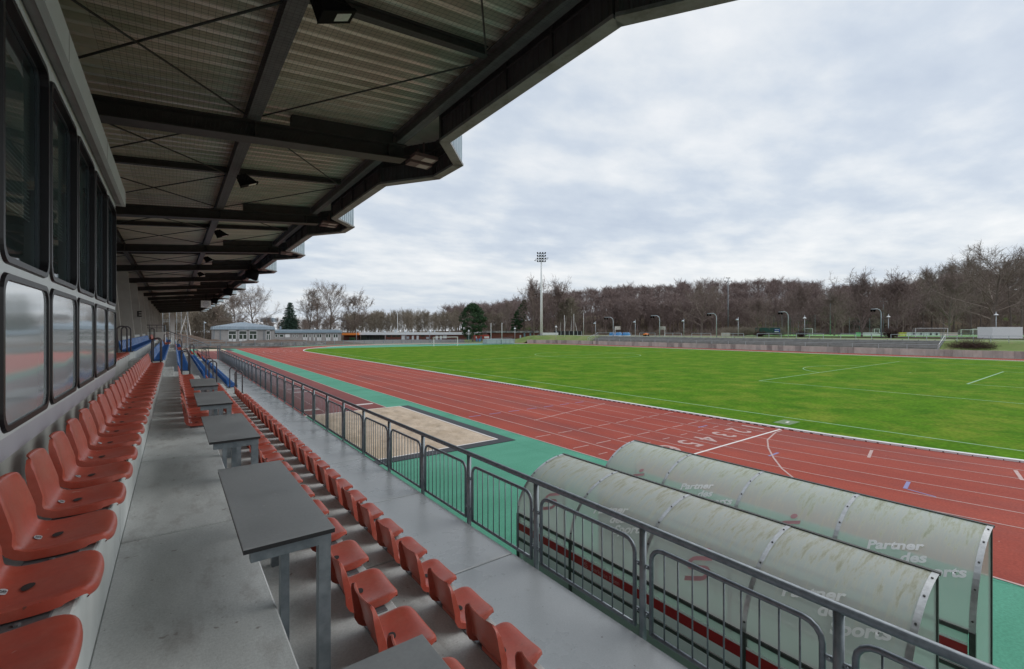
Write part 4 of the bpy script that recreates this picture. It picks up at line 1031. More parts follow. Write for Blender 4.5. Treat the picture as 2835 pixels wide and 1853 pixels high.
# ---------------------------------------------------------------- team dugouts
def arc_prof(n=16):
    P = []
    for i in range(n+1):
        a = R(90*i/n); P.append((1.04-1.04*math.cos(a), 1.29+0.81*math.sin(a)))
    return P          # from back (x=0,z=1.29) to front (x=1.04,z=2.10)
AP = arc_prof(20); arcL = [0]
for (a, b_), (c, d) in zip(AP, AP[1:]): arcL.append(arcL[-1]+math.hypot(c-a, d-b_))
def on_arc(s):
    for i in range(len(AP)-1):
        if s <= arcL[i+1]: t = (s-arcL[i])/(arcL[i+1]-arcL[i]); break
    else: i, t = len(AP)-2, 1
    x = AP[i][0]+(AP[i+1][0]-AP[i][0])*t; z = AP[i][1]+(AP[i+1][1]-AP[i][1])*t
    dx, dz = AP[i+1][0]-AP[i][0], AP[i+1][1]-AP[i][1]; l = math.hypot(dx, dz); return x, z, -dz/l, dx/l
def bend(me, y0, s0, m, parent, name, off=0.011):
    """lay flat lettering on the curved sheet: text x runs towards -Y, text y climbs the curve"""
    import bmesh
    bm = bmesh.new(); bm.from_mesh(me); bmesh.ops.triangulate(bm, faces=bm.faces)
    for v in bm.verts:
        x, z, nx_, nz_ = on_arc(max(0.0, s0+v.co.y+0.38*v.co.x)); v.co = Vector((x+nx_*off, y0-v.co.x, z+nz_*off))
    bm.to_mesh(me); bm.free(); me.materials.clear(); me.materials.append(m); return link(name, me, parent)
def emblem(scale=1.0):
    """a rounded S built of bars with a dot above"""
    b = MB(); w = 0.2; t = 0.048
    def band(P, r):
        L = []; Rr = []
        for i, p in enumerate(P):
            a = P[max(i-1, 0)]; c = P[min(i+1, len(P)-1)]; d = Vector((c[0]-a[0], c[1]-a[1])).normalized()
            L.append((p[0]-d.y*r, p[1]+d.x*r, 0)); Rr.append((p[0]+d.y*r, p[1]-d.x*r, 0))
        n = len(P); b.add(L+Rr, [(i, i+1, n+i+1, n+i) for i in range(n-1)])
    k = 0.03
    path = [(0.20,0.235),(0.05,0.235)]+[(0.05-0.045*math.sin(R(a)),0.19+0.045*math.cos(R(a))) for a in (30,60,90,120,150)]+[(0.05,0.145),(0.15,0.145)]+\
           [(0.15+0.05*math.sin(R(a)),0.095+0.05*math.cos(R(a))) for a in (30,60,90,120,150)]+[(0.15,0.045),(0.0,0.045)]
    band(path, 0.021)
    b.add([(0.12+0.033*math.cos(2*PI*i/16), 0.315+0.033*math.sin(2*PI*i/16), 0) for i in range(16)], [tuple(range(16))])
    me = b.mesh('emblem', M_pink)
    me.transform(Matrix.Scale(scale, 4)); return me
SECL = 1.2275
M_dimt = mat('faded_pink_lettering', (0.50,0.22,0.22), rough=0.5)
def dugout(x0, y0, lab, txt_m):
    d = empty('dugout', (x0,y0,0), lab, 'dugout', 'curved clear dugouts'); L = 4*SECL
    for i in range(4):
        b = MB(); ya, yb = i*SECL+0.01, (i+1)*SECL-0.01; ny_ = 6
        for j in range(ny_+1):
            for (x, z) in AP: b.v.append((x, ya+(yb-ya)*j/ny_, z))
        m = len(AP)
        for j in range(ny_):
            for k in range(m-1): q = j*m+k; b.f.append((q, q+1, q+m+1, q+m)); b.mi.append(0)
        b.obj('roof_pane', M_poly, d, True)
        for z0, z1 in ((0.93,1.275),(0.06,0.875)):
            b = MB(); b.box(-0.002,0.003,ya+0.02,yb-0.02,z0,z1); b.obj('back_pane', M_polyc, d)
    for i in range(5):
        y = min(max(i*SECL, 0.0), L); b = MB(); w = 0.024 if 0 < i < 4 else 0.026; m = len(AP)
        vs = []
        for s in (-w, w):
            vs += [(x-0.006*(-1)*0+on_arc(arcL[k])[2]*0.006, y+s, z+on_arc(arcL[k])[3]*0.006) for k, (x, z) in enumerate(AP)]
        b.add(vs, [(k, k+1, m+k+1, m+k) for k in range(m-1)])
        rib = b.obj('rib', M_alu, d)
        b = MB()
        for s in (0.12,0.42,0.72,1.02,1.3):
            x, z, nx_, nz_ = on_arc(s); b.tube([(x+nx_*0.004,y,z+nz_*0.004),(x+nx_*0.014,y,z+nz_*0.014)],0.010,6)
        tag(b.obj('bolt', M_alud, rib), kind='stuff')
        b = MB(); b.box(-0.018,0.030,y-0.024,y+0.024,0.0,1.30); b.obj('rear_post', M_alud, d)
        if i in (0, 4):
            b = MB(); b.box(1.01,1.04,y-0.015,y+0.015,0.0,2.09); b.obj('front_post', M_alud, d)
            b = MB(); P = [(0.03,0.05)]+[(x+0.012*(k == 0), z-0.01) for k, (x, z) in enumerate(AP)]+[(1.01,0.05)]
            b.prism(P, 'y', y-0.002, y+0.002); b.obj('side_pane', M_polyc, d)
    for z in (1.275, 0.88): b = MB(); b.box(-0.016,0.034,0.03,L-0.03,z,z+0.04); b.obj('back_rail', M_alud, d)
    b = MB(); b.box(1.01,1.048,-0.03,L+0.03,2.085,2.112); b.obj('front_beam', M_alud, d)
    b = MB(); b.box(-0.012,-0.004,0.035,L-0.035,1.045,1.16); bd = b.obj('advertising_board', M_bannr, d)
    b = MB(); b.box(-0.011,-0.004,0.035,L-0.035,1.1603,1.18); b.box(-0.011,-0.004,0.035,L-0.035,0.935,1.0447); b.box(-0.011,-0.004,0.035,L-0.035,0.74,0.868); b.obj('white_strip', M_white, bd)
    b = MB(); b.box(0.10,0.50,0.05,L-0.05,0.42,0.46); b.box(0.07,0.10,0.05,L-0.05,0.50,0.80); b.obj('bench', M_white, d)
    b = MB()
    for i in range(5): b.box(0.15,0.45,0.1+i*(L-0.25)/4,0.14+i*(L-0.25)/4,0,0.42)
    b.obj('bench_support', M_alud, d)
    me = text_mesh('Sparkasse Essen', 0.078, 0.0005); k = len(me.vertices); co = np.empty(k*3); me.vertices.foreach_get('co', co); co = co.reshape(-1,3)
    for o_y in (L-1.62,):
        m2_ = me.copy(); out = np.empty_like(co); out[:,0] = -0.0125; out[:,1] = o_y-co[:,0]; out[:,2] = 1.072+co[:,1]; m2_.vertices.foreach_set('co', out.ravel())
        m2_.materials.clear(); m2_.materials.append(M_dimt); link('lettering', m2_, bd)
        e = emblem(0.28); e.materials.clear(); e.materials.append(M_dimt); n_ = len(e.vertices); ce = np.empty(n_*3); e.vertices.foreach_get('co', ce); ce = ce.reshape(-1,3)
        oe = np.empty_like(ce); oe[:,0] = -0.0125; oe[:,1] = o_y+0.11-ce[:,0]; oe[:,2] = 1.052+ce[:,1]; e.vertices.foreach_set('co', oe.ravel()); link('emblem', e, bd)
    for i in (2, 0):
        yy = (i+1)*SECL-0.32+(0.05 if x0 < 5 else 0)
        for t, dx_, s in (('Partner', 0.0, 0.49), ('des', 0.31, 0.46), ('Sports', 0.43, 0.36)):
            bend(text_mesh(t, 0.155, 0.0055), yy-dx_, s, txt_m, d, 'lettering')
    for i in (3, 1): bend(emblem(1.15), (i+1)*SECL-0.60+(0.05 if x0 < 5 else 0), 0.20, M_pink, d, 'emblem')
    return d
dugout(4.53, 1.02, 'nearer curved plastic dugout just beyond the railing, mossy along its crown', M_greyt)
dugout(6.35, 0.90, 'farther curved plastic dugout beside the red track, with brighter white lettering', M_ltxt)
# small dirt ledge that has gathered along the foot of the curved sheets
# ---------------------------------------------------------------- boundary wall round the far side
bw = empty('boundary_wall', (0,0,0), 'weathered concrete panel wall along the far side of the oval', 'wall')
RW = 44.15; random.seed(21)
wm = []
for m in M_wpan:
    b = MB(); b.bbox(0,0.16,0.006,1.114,-0.1,1.12,0.01); wm.append(b.mesh('wall_panel', m))
y = Y1
while y < Y2-0.5:
    link('wall_panel', random.choices(wm, (5,3,2))[0], bw, (CX+RW,y,0)); y += 1.12
dth = math.degrees(1.12/RW)
for a0, n, cy in ((0, 22, Y2), (-dth, 28, Y1)):
    for i in range(n):
        a = a0+(dth*i if a0 == 0 else -dth*i)
        if a0 == 0: px, py = CX+RW*math.cos(R(a)), cy+RW*math.sin(R(a))
        else: px, py = CX+RW*math.cos(R(a)), cy+RW*math.sin(R(a))
        link('wall_panel', random.choices(wm, (5,3,2))[0], bw, (px,py,0), (0,0,R(a+dth/2)))
# terraced standing steps with benches
bl = empty('bleachers', (0,0,0), 'low open-air terrace of grey bench rows above the far wall', 'terrace')
BY0, BY1 = 18.6, 98.0; X0 = CX+RW+0.2
for k in range(6):
    b = MB(); x = X0+0.75*k; z = 1.13+0.27*k; b.box(x,x+0.8,BY0,BY1,0.5,z if k else 1.12); b.obj('step', M_tier, bl)
    if k:
        zb1 = z+0.16
        b = MB(); b.box(x+0.02,x+0.30,BY0+0.3,BY1-0.3,zb1,zb1+0.05); bo = b.obj('bench_plank', M_bench, bl)
        b = MB(); yy = BY0+1
        while yy < BY1-1: b.box(x+0.08,x+0.16,yy,yy+0.10,z,zb1); yy += 2.2
        b.obj('bench_foot', M_tier, bo)
fr = empty('terrace_railing', (0,0,0), 'galvanised three-bar railing running along the top of the far wall', 'railing')
b = MB()
for z in (1.42,1.62,1.86): b.beam((X0,BY0,z),(X0,BY1,z),0.05,0.06 if z > 1.8 else 0.035)
b.obj('bars', M_galvl, fr)
pm = MB(); pm.box(-0.035,0.035,-0.035,0.035,1.1,1.88); pm = pm.mesh('post', M_galvl)
yy = BY0
while yy <= BY1+0.1: link('post', pm, fr, (X0,yy,0)); yy += 3.97
for nm, yy, lab in (('stair_rail', BY0-0.15, 'sloping white stair rail at the right end of the bench terrace'), ('stair_rail', BY1+0.6, 'sloping galvanised stair railing at the left end of the bench terrace')):
    s = empty(nm, (X0,yy,0), lab, 'railing')
    b = MB(); b.beam((0,0,1.95),(4.6,0,3.55),0.06,0.07); b.beam((0,0,1.2),(0,0,1.95),0.06,0.06); b.beam((4.6,0,2.4),(4.6,0,3.55),0.06,0.06); b.obj('rail', M_galvl if yy > 50 else M_white, s)
    b = MB(); b.beam((0,0,1.45),(4.6,0,3.0),0.03,0.03)
    for i in range(1, 8): b.beam((4.6*i/8,0,1.2+1.2*i/8),(4.6*i/8,0,1.95+1.6*i/8),0.025,0.025)
    b.obj('baluster', M_galvl, s)
def rail_seg(u0, u1, D0, D1, h, lab, mname='crowd_barrier', n=3, m=M_galvl, grp='low tube barriers above the bench terrace', mids=0):
    (xa, ya), (xb, yb) = at(u0, D0), at(u1, D1); za, zc = terrain(xa, ya), terrain(xb, yb)
    o = empty(mname, (xa,ya,za), lab, 'barrier', grp)
    b = MB(); b.beam((0,0,h),(xb-xa,yb-ya,h+zc-za),0.06,0.08)
    for q in range(mids): hh = h*(q+1)/(mids+1); b.beam((0,0,hh),(xb-xa,yb-ya,hh+zc-za),0.03,0.04)
    b.obj('rail', m, o)
    for i in range(n):
        t = i/(n-1); b = MB(); b.beam((0,0,-0.2),(0,0,h),0.07,0.07); b.obj('post', m, o, loc=((xb-xa)*t,(yb-ya)*t,(zc-za)*t))
    return o
XB = 107.0
def Dline(u, X=XB): return F0/CS*X/(u-U0)
for i, (u0, u1) in enumerate(((1652,1747),(1771,1814),(1840,1887),(1915.5,1968.5),(2001,2059),(2096.5,2163),(2205,2279.6),(2328,2413.5),(2467,2566))):
    rail_seg(u0, u1, Dline(u0), Dline(u1), 1.05, '%s low tube barrier from the left above the bench terrace' % ordinal(i+1).capitalize())
# grass-bank railing to the right and the fence at the far turn
o = rail_seg(2606, 2900, Dline(2606, 106), Dline(2900, 106), 1.0, 'thin mesh railing above the grassy bank at the right edge', 'bank_railing', 7, M_galvl, None, 2)
P = [(1.0,131.0),(7.1,131.6),(20,134.6),(30,138),(41.5,142.2),(52,145),(62,146),(72,145),(82,141.5),(90,136.5),(97,130)]
tf = empty('turn_fence', (0,0,0), 'galvanised tube fence round the far turn of the track', 'fence')
zt2 = 1.15
for (xa, ya), (xb, yb) in zip(P, P[1:]):
    L = math.hypot(xb-xa, yb-ya); n = max(2, round(L/3.3)); za, zc = terrain(xa, ya), terrain(xb, yb)
    b = MB(); b.beam((xa,ya,za+zt2),(xb,yb,zc+zt2),0.06,0.09); b.beam((xa,ya,za+0.25),(xb,yb,zc+0.25),0.05,0.05); b.beam((xa,ya,za+0.7),(xb,yb,zc+0.7),0.02,0.03)
    b.obj('rail', M_galv, tf)
    for i in range(n):
        t = i/n; x, y = xa+(xb-xa)*t, ya+(yb-ya)*t
        b = MB(); b.box(x-0.08,x+0.08,y-0.04,y+0.04,-0.2,za+zt2); b.obj('post', M_galv, tf)
rwl = empty('retaining_wall', (0,0,0), 'streaked grey retaining wall behind the far turn fence', 'wall')
for (xa, ya), (xb, yb), hh in ((P[0],P[1],0.95),(P[1],P[2],1.0),(P[2],P[3],0.95),(P[3],(36,140.6),0.8)):
    b = MB(); b.beam((xa-0.3,ya+1.1,hh/2-0.1),(xb,yb+1.1,hh/2-0.1),0.2,hh+0.2); b.obj('wall_segment', M_gconc, rwl)
# soil bank behind that wall
def mound(name, cx, cy, rx, ry, h, m, seed=1, kind='structure', rot=0):
    b = MB(); rs = np.random.RandomState(seed); n, k = 40, 10
    ph = rs.rand(6)*6.28
    for i in range(k+1):
        r = i/k
        for j in range(n):
            a = 2*PI*j/n; w = 1+0.08*math.sin(3*a+ph[0])+0.05*math.sin(7*a+ph[1])
            lx, ly = rx*r*w*math.cos(a), ry*r*w*math.sin(a); x, y = cx+lx*math.cos(rot)-ly*math.sin(rot), cy+lx*math.sin(rot)+ly*math.cos(rot)
            z = h*(math.cos(PI*r)*0.5+0.5)*(1+0.2*math.sin(x*0.9+ph[2])*math.cos(y*0.8+ph[3]))+(rs.rand()-0.5)*0.08*h*(1 if 0<i<k else 0)
            b.v.append((x, y, terrain(x, y)+max(z, 0)-0.05))
    for i in range(k):
        for j in range(n): b.f.append((i*n+j, (i+1)*n+j, (i+1)*n+(j+1)%n, i*n+(j+1)%n)); b.mi.append(0)
    return struct(name, b, m, True, kind)
mound('soil_bank', 2, 143, 22, 8, 1.5, M_soil, 2); mound('soil_bank', 27, 150, 30, 8, 1.0, M_soil, 3); mound('soil_bank', -2, 165, 16, 12, 3.4, M_soil, 4)
# ---------------------------------------------------------------- grey clubhouse
YH = 165.0
def xu(u, Y=YH): return Y*math.tan(HEAD+math.atan((u-1417.5)/F0))
def zv(v, u, Y=YH): return hz_at(v, SN*xu(u, Y)+CS*Y)
ch = empty('clubhouse', (xu(590),YH,0.5), 'single-storey grey rendered clubhouse with blue-grey metal roof and white windows', 'building')
ox, oy = xu(590), YH
def cbx(name, x0, x1, y0, y1, z0, z1, m, parent=ch, bev=False):
    b = MB(); b.box(x0-ox,x1-ox,y0-oy,y1-oy,z0-0.5,z1-0.5); return b.obj(name, m, parent)
XA, XM, XE = xu(590), xu(760), xu(947)
cbx('main_wall', XA+0.25,XM,YH,YH+12,-0.3,4.75,M_render); cbx('wing_wall', XM,XE-0.2,YH+0.4,YH+9,-0.3,3.6,M_render)
b = MB()
x0, x1, y0, y1 = -0.15, XM-ox+0.15, -0.5, 12.5; ze, zr = 5.0, 6.45
b.add([(x0,y0,ze-0.95+0),(x1,y0,ze-0.95),(x1,y1,ze-0.95),(x0,y1,ze-0.95),(x0+0.25,y0+0.25,ze),(x1-0.25,y0+0.25,ze),(x1-0.25,y1-0.25,ze),(x0+0.25,y1-0.25,ze),((x0+x1)/2-0.6,6,zr),((x0+x1)/2+0.6,6,zr)],
      [(0,1,5,4),(1,2,6,5),(2,3,7,6),(3,0,4,7),(4,5,9,8),(5,6,9),(6,7,8,9),(7,4,8),(0,3,2,1)])
rf = b.obj('roof', M_zinc, ch)
b = MB(); n = 40
for i in range(n+1):
    x = x0+(x1-x0)*i/n; t = abs(x-(x0+x1)/2)/((x1-x0)/2); b.beam((x,y0-0.01,ze-0.93),(x*0.985+(x0+x1)/2*0.015,y0+0.24,ze+0.01),0.05,0.05)
    tt = 1-t; yy = y0+0.25+(6-y0-0.25)*min(1, tt*1.05); b.beam((x,y0+0.25,ze+0.01),(x,yy,ze+0.02+(zr-ze)*min(1, tt*1.05)),0.05,0.05)
b.obj('seam', M_zincd, rf)
b = MB(); xa, xb = XM-ox+0.15, XE-ox+0.1
b.add([(xa,-0.1,2.95),(xb,-0.1,2.95),(xb,10,2.95),(xa,10,2.95),(xa,0.15,3.7),(xb-0.3,0.15,3.7),(xb-0.3,9.7,3.7),(xa,9.7,3.7),(xa,4.8,4.05),(xb-0.5,4.8,4.05)],
      [(0,1,5,4),(1,2,6,5),(2,3,7,6),(3,0,4,7),(4,5,9,8),(6,7,8,9),(5,6,9),(7,4,8),(0,3,2,1)])
rf2 = b.obj('wing_roof', M_zincd, ch)
b = MB(); n = 52
for i in range(n+1): x = xa+(xb-xa-0.4)*i/n; b.beam((x,-0.11,2.97),(x,0.15,3.71),0.05,0.04); b.beam((x,0.15,3.71),(x,4.8,4.06),0.05,0.04)
b.obj('seam', M_zinc, rf2)
def cwin(u0, u1, v0, v1, yface, kind):
    x0, x1 = xu(u0), xu(u1); z1, z0 = zv(v0, (u0+u1)/2), zv(v1, (u0+u1)/2); y = yface
    w = MB()
    def bx(a, b_, c, d, dep=0.05): w.box(a-ox,b_-ox,y-0.04-oy,y+dep-oy,c-0.5,d-0.5)
    t = 0.13
    bx(x0,x1,z1-0.38 if kind == 'tall' else z1-t,z1); bx(x0,x1,z0,z0+(0.75 if kind == 'tall' else 1.15 if kind == 'door' else t)); bx(x0,x0+t,z0,z1); bx(x1-t,x1,z0,z1)
    if x1-x0 > 1.5 or kind in ('tall',): bx((x0+x1)/2-0.10,(x0+x1)/2+0.10,z0,z1-(1.35 if kind == 'tall' else 0))
    if kind == 'tall': bx(x0,x1,z1-1.45,z1-1.30)
    o = w.obj('door' if kind == 'door' else 'window', M_white, ch)
    w2 = MB(); w2.box(x0+t/2-ox,x1-t/2-ox,y-0.015-oy,y-0.005-oy,z0+0.1-0.5,z1-0.1-0.5); w2.obj('pane', M_pane if kind != 'blind' else M_white, o)
YW = YH+0.4
for u0, u1 in ((631.5,654.5),(661,683.8),(689.6,711.6)): cwin(u0,u1,914.2,945.5,YH,'tall')
cwin(736.6,748.6,914.2,947.2,YH,'tall')
for u0, u1, k in ((761.8,769.5,'s'),(774,786,'s'),(790.3,803,'blind'),(811,815.6,'s'),(820.4,826,'s')): cwin(u0,u1,925.5,934.5,YW,k)
for u0, u1 in ((839,852.5),(856.3,861.8),(868.2,873.6),(877.8,891.2),(902.5,916.4),(923.2,936.8)): cwin(u0,u1,924.8,943.8,YW,'door')
for u in (592.5,610,731): cbx('downpipe', xu(u)-0.06,xu(u)+0.06,YH-0.14,YH-0.02,0.3,4.6,M_zincd)
cbx('chimney', xu(783),xu(787),YH+5,YH+6,4,5.6,M_zinc); cbx('roof_vent', xu(724),xu(728),YH+4,YH+4.6,5.5,6.3,M_galvl)
# ---------------------------------------------------------------- long brick pavilion
D1_, D2_ = 172, 186
def strip_thing(root, name, u0, u1, Da, Db, z0, z1, dep, m, off=0.0):
    (xa, ya), (xb, yb) = at(u0, Da), at(u1, Db); d = Vector((xb-xa, yb-ya)).normalized(); nrm = Vector((-d.y, d.x))
    if nrm.dot(Vector((xa, ya))) < 0: nrm = -nrm
    a0 = Vector((xa, ya))+nrm*off; b0 = Vector((xb, yb))+nrm*off; a1, b1 = a0+nrm*dep, b0+nrm*dep
    b = MB(); b.add([(*a0,z0),(*b0,z0),(*b1,z0),(*a1,z0),(*a0,z1),(*b0,z1),(*b1,z1),(*a1,z1)], [(0,3,2,1),(4,5,6,7),(0,1,5,4),(1,2,6,5),(2,3,7,6),(3,0,4,7)])
    return b.obj(name, m, root)
def Dp(u): return 176+(u-1050)*0.02
pv = empty('brick_pavilion', (0,0,0), 'long low dark-brick pavilion with a broad white fascia and a glazed left part', 'building')
zz0 = 0.3
strip_thing(pv, 'brick_wall', 1065, 1312, Dp(1065), Dp(1312), zz0, 2.75, 10, M_brick)
strip_thing(pv, 'fascia', 993, 1334, Dp(993), Dp(1334), 2.55, 3.45, 11, M_white, -0.8)
strip_thing(pv, 'glazing', 998, 1064, Dp(998), Dp(1064), zz0+0.2, 2.5, 6, M_pane, 1.2)
for u in (998,1012,1021,1036,1048,1058): strip_thing(pv, 'mullion', u, u+1.0, Dp(u), Dp(u), zz0, 2.6, 0.15, M_steelb, 0.9)
for u0, u1, z0, z1, m in ((1112,1121,0.35,2.3,M_white),(1140.5,1146,0.35,2.2,M_white),(1153.5,1159.5,0.35,2.2,M_white),(1206,1213,0.35,2.2,M_white),(1218,1224,0.35,2.2,M_white),(1226,1237,1.1,2.3,M_white),
                          (1071,1082,1.7,2.35,M_pane),(1086,1096,1.7,2.35,M_pane),(1098,1108,1.7,2.35,M_pane),(1126,1133,1.0,1.9,M_galvl),(1166,1176,1.8,2.4,M_pane),(1180,1188,1.0,1.7,M_galvl),(1292,1304,0.5,2.4,M_green)):
    strip_thing(pv, 'door' if z0 < 0.6 else 'window', u0, u1, Dp(u0), Dp(u1), z0, z1, 0.12, m, -0.06)
for u, w, h in ((1095,6,1.1),(1130,4,0.35),(1144,3,0.4),(1185,3,0.4),(1203,2.5,1.0),(1245,3,0.4)): strip_thing(pv, 'roof_vent', u-w/2, u+w/2, Dp(u)+4, Dp(u)+4, 3.4, 3.45+h, 0.8, M_galvl, 0)
aw = empty('orange_kiosk', (0,0,0), 'dark kiosk under a bright orange awning next to the grey clubhouse', 'kiosk')
strip_thing(aw, 'awning', 948, 993.5, 172, 173, 2.5, 3.25, 5, M_orange, -0.6); strip_thing(aw, 'kiosk_wall', 950, 992, 173, 174, 0.3, 2.5, 4, M_brick, 1.0)
strip_thing(aw, 'hedge', 967, 981, 172, 172, 0.3, 1.6, 1.0, M_pine, 0.2)
rk_ = empty('red_kiosk', (0,0,0), 'bright red kiosk with two white shutters beside the green pine', 'kiosk')
strip_thing(rk_, 'wall', 1315.5, 1355, 172, 173, 0.4, 2.55, 5, M_redp)
for u0, u1 in ((1317,1325),(1341,1354)): strip_thing(rk_, 'shutter', u0, u1, 172, 172.5, 1.3, 2.0, 0.1, M_white, -0.08)
strip_thing(rk_, 'door', 1330, 1335, 172, 172, 0.4, 2.1, 0.1, M_zincd, -0.08)
for i, (u, w) in enumerate(((1320.5,3.5),(1328,2.6))):
    b = MB(); x, y = at(u, 169); b.bbox(x-0.28,x+0.28,y-0.28,y+0.28,terrain(x,y),terrain(x,y)+1.05,0.04); tag(b.obj('rubbish_bin', M_tarp), ('blue wheeled bin at the left front of the red kiosk','blue bin by the door of the red kiosk')[i], 'bin', 'blue bins by the red kiosk')
pb = empty('flat_roofed_hall', (0,0,0), 'long brick hall with pale flat roof right of the red kiosk', 'building')
strip_thing(pb, 'wall', 1359, 1491, 180, 184, 1.0, 3.4, 9, M_brick); strip_thing(pb, 'roof_edge', 1333, 1492, 179, 184, 3.3, 4.05, 10, M_gconc, -0.5)
for u in (1452.5, 1468.5): strip_thing(pb, 'door', u-2.3, u+2.3, 181, 181, 1.2, 3.1, 0.1, M_zincd, -0.1)
strip_thing(pb, 'door', 1439, 1443, 181, 181, 1.2, 2.4, 0.1, M_galvl, -0.1)
# ---------------------------------------------------------------- items on and round the pitch
def goal(cx, cy, w, h, dirx, diry, lab, depth=1.6, r=0.06, grp=None, net=True, z0=None, frame='goal'):
    z = terrain(cx, cy) if z0 is None else z0
    g_ = empty('football_goal', (cx,cy,z), lab, 'goal', grp, rz=math.atan2(diry, dirx)-PI/2)
    b = MB()
    for s in (-w/2, w/2): b.beam((s,0,0),(s,0,h),2*r,2*r)
    b.beam((-w/2-r,0,h),(w/2+r,0,h),2*r,2*r); b.obj('goal_frame', M_white, g_)
    b = MB()
    for s in (-w/2, w/2): b.beam((s,0,h),(s,depth*0.45,h*0.98),0.05,0.05); b.beam((s,depth*0.45,h*0.98),(s,depth,0.05),0.05,0.05); b.beam((s,0,0.05),(s,depth,0.05),0.05,0.05)
    b.beam((-w/2,depth,0.05),(w/2,depth,0.05),0.05,0.05); b.obj('net_support', M_galvl, g_)
    if net:
        b = MB(); n = int(w/0.28)
        for i in range(n+1): s = -w/2+w*i/n; b.beam((s,depth*0.45,h*0.98),(s,depth,0.05),0.010,0.010)
        for i in range(8): t = i/8; b.beam((-w/2,depth*(0.45+0.55*t),h*0.98*(1-t)),(w/2,depth*(0.45+0.55*t),h*0.98*(1-t)),0.010,0.010)
        o = b.obj('net', M_galvl, g_); o['kind'] = 'stuff'
    return g_
goal(60.0, 111.25, 7.32, 2.44, 0, 1, 'white football goal on the far goal line in front of the brick pavilion', 1.6, 0.07, net=False)
def goal_uv(u0, u1, D, h, lab, r=0.06, **k):
    (xa, ya), (xb, yb) = at(u0, D), at(u1, D); cx, cy = (xa+xb)/2, (ya+yb)/2; w = math.hypot(xb-xa, yb-ya)
    return goal(cx, cy, w, h, SN, CS, lab, 1.4, r, **k)
goal_uv(2535,2624,121,2.35,'large white goal on the artificial pitch in front of advertising boards')
goal_uv(2661,2724,136,2.0,'white goal left of the big trunk on the artificial pitch')
goal_uv(2694,2757,166,2.3,'grey goal frame furthest right, behind the large bare tree')
goal_uv(2228,2249.5,139,2.35,'small white goal before the tall ball-stop fence')
goal_uv(2421,2434.5,165,2.3,'small white goal seen beside the twin-lamp pole')
b = MB(); D = 140.0; (xa, ya), (xb, yb) = at(1346, D), at(1425, D+3)
hm = empty('mat_cover', (xa,ya,0), 'silver-grey metal cover box over the high jump mats behind the far goal', 'mat cover')
d = Vector((xb-xa, yb-ya)); L = d.length; ang = math.atan2(d.y, d.x); hm.rotation_euler = (0,0,ang)
b.bbox(0,L,0,4.0,0.12,1.45,0.05); b.obj('cover', M_galvl, hm)
b = MB(); b.box(-0.08,L+0.08,-0.08,4.05,1.45,1.56); b.obj('lid', M_clad, hm)
b = MB()
for t in (0.02,0.36,0.52,0.53,0.68,0.83,0.98): b.box(L*t-0.03,L*t+0.03,-0.03,-0.002,0.15,1.43)
b.obj('seam', M_galv, hm)
def pole(name, u, vb, vt, D, r, m, lab, cat='pole', grp=None, extra=None, taper=0.7):
    x, y = at(u, D); z0 = terrain(x, y); zt = hz_at(vt, D); o = empty(name, (x,y,z0), lab, cat, grp)
    b = MB(); b.tube([(0,0,-0.3),(0,0,(zt-z0))], [r, r*taper], 8); b.obj('mast', m, o, True); o['_h'] = zt-z0; 
    del o['_h']; return o, zt-z0
pole('white_mast',1101,922,868,178,0.11,M_white,'tall thin white mast rising from the pavilion roof')
pole('cage_post',1359.6,941,894.7,141.5,0.09,M_white,'left white post standing at the mat cover box')
pole('cage_post',1389.8,941,894,141.2,0.09,M_white,'right white post standing at the mat cover box')
for i, (u, t) in enumerate(((1562.8,873),(1589,869.5),(1616,867.5))):
    pole('flagpole',u,935,t,150,0.075,M_white,'%s of three bare white flagpoles on the grass bank' % ('leftmost','middle','rightmost')[i],'flagpole','bare white flagpoles')
# small park lamps: post with a tilted conical shade
lamps = [(565.5,889,152,1),(724,899,172,0),(872,906,172,0),(987,911,163,1),(1066.7,914,160,-1),(1124,914,160,-1),(1190,914,160,1),(1298,912,160,0),(1425.7,905,156,0),(1539.6,900,148,0),(1649,890,138,-1),(1759,886,133,-1),(1893.5,883,128,-1),
         (2044,879,123,-1),(2228,874,119,0),(2460,870,112.5,0),(2758,864,104,0)]
near_ = ['left of the clubhouse, before the wood','behind the clubhouse roof ridge','behind the clubhouse wing roof','at the orange awning','first right of the orange awning','second right of the orange awning','left of the far goal','left of the red kiosk',
         'right of the mat cover box','right of the big floodlight mast','left of the leftmost curved pole','between the leftmost curved poles','between the second and third curved poles','right of the third curved pole',
         'before the small goal and ball-stop fence','right of the twin-lamp pole','at the white container']
for (u, vt, D, tl_), w in zip(lamps, near_):
    x, y = at(u, D); z0 = terrain(x, y); H = hz_at(vt, D)-z0
    o = empty('park_lamp', (x,y,z0), 'pale post lamp with a conical shade, '+w, 'lamp', 'park lamps with conical shades')
    b = MB(); b.tube([(0,0,-0.2),(0,0,H)], [0.085,0.06], 8); b.obj('post', M_galvl, o, True)
    b = MB(); b.lathe([(0.46,0),(0.44,0.03),(0.10,0.34),(0.04,0.36)], 14); r = b.obj('lamp_shade', M_clad if tl_ else M_white, o, True, (tl_*0.28*CS,-tl_*0.28*SN,H-0.75)); r.rotation_euler = (0,R(-14*tl_),0)
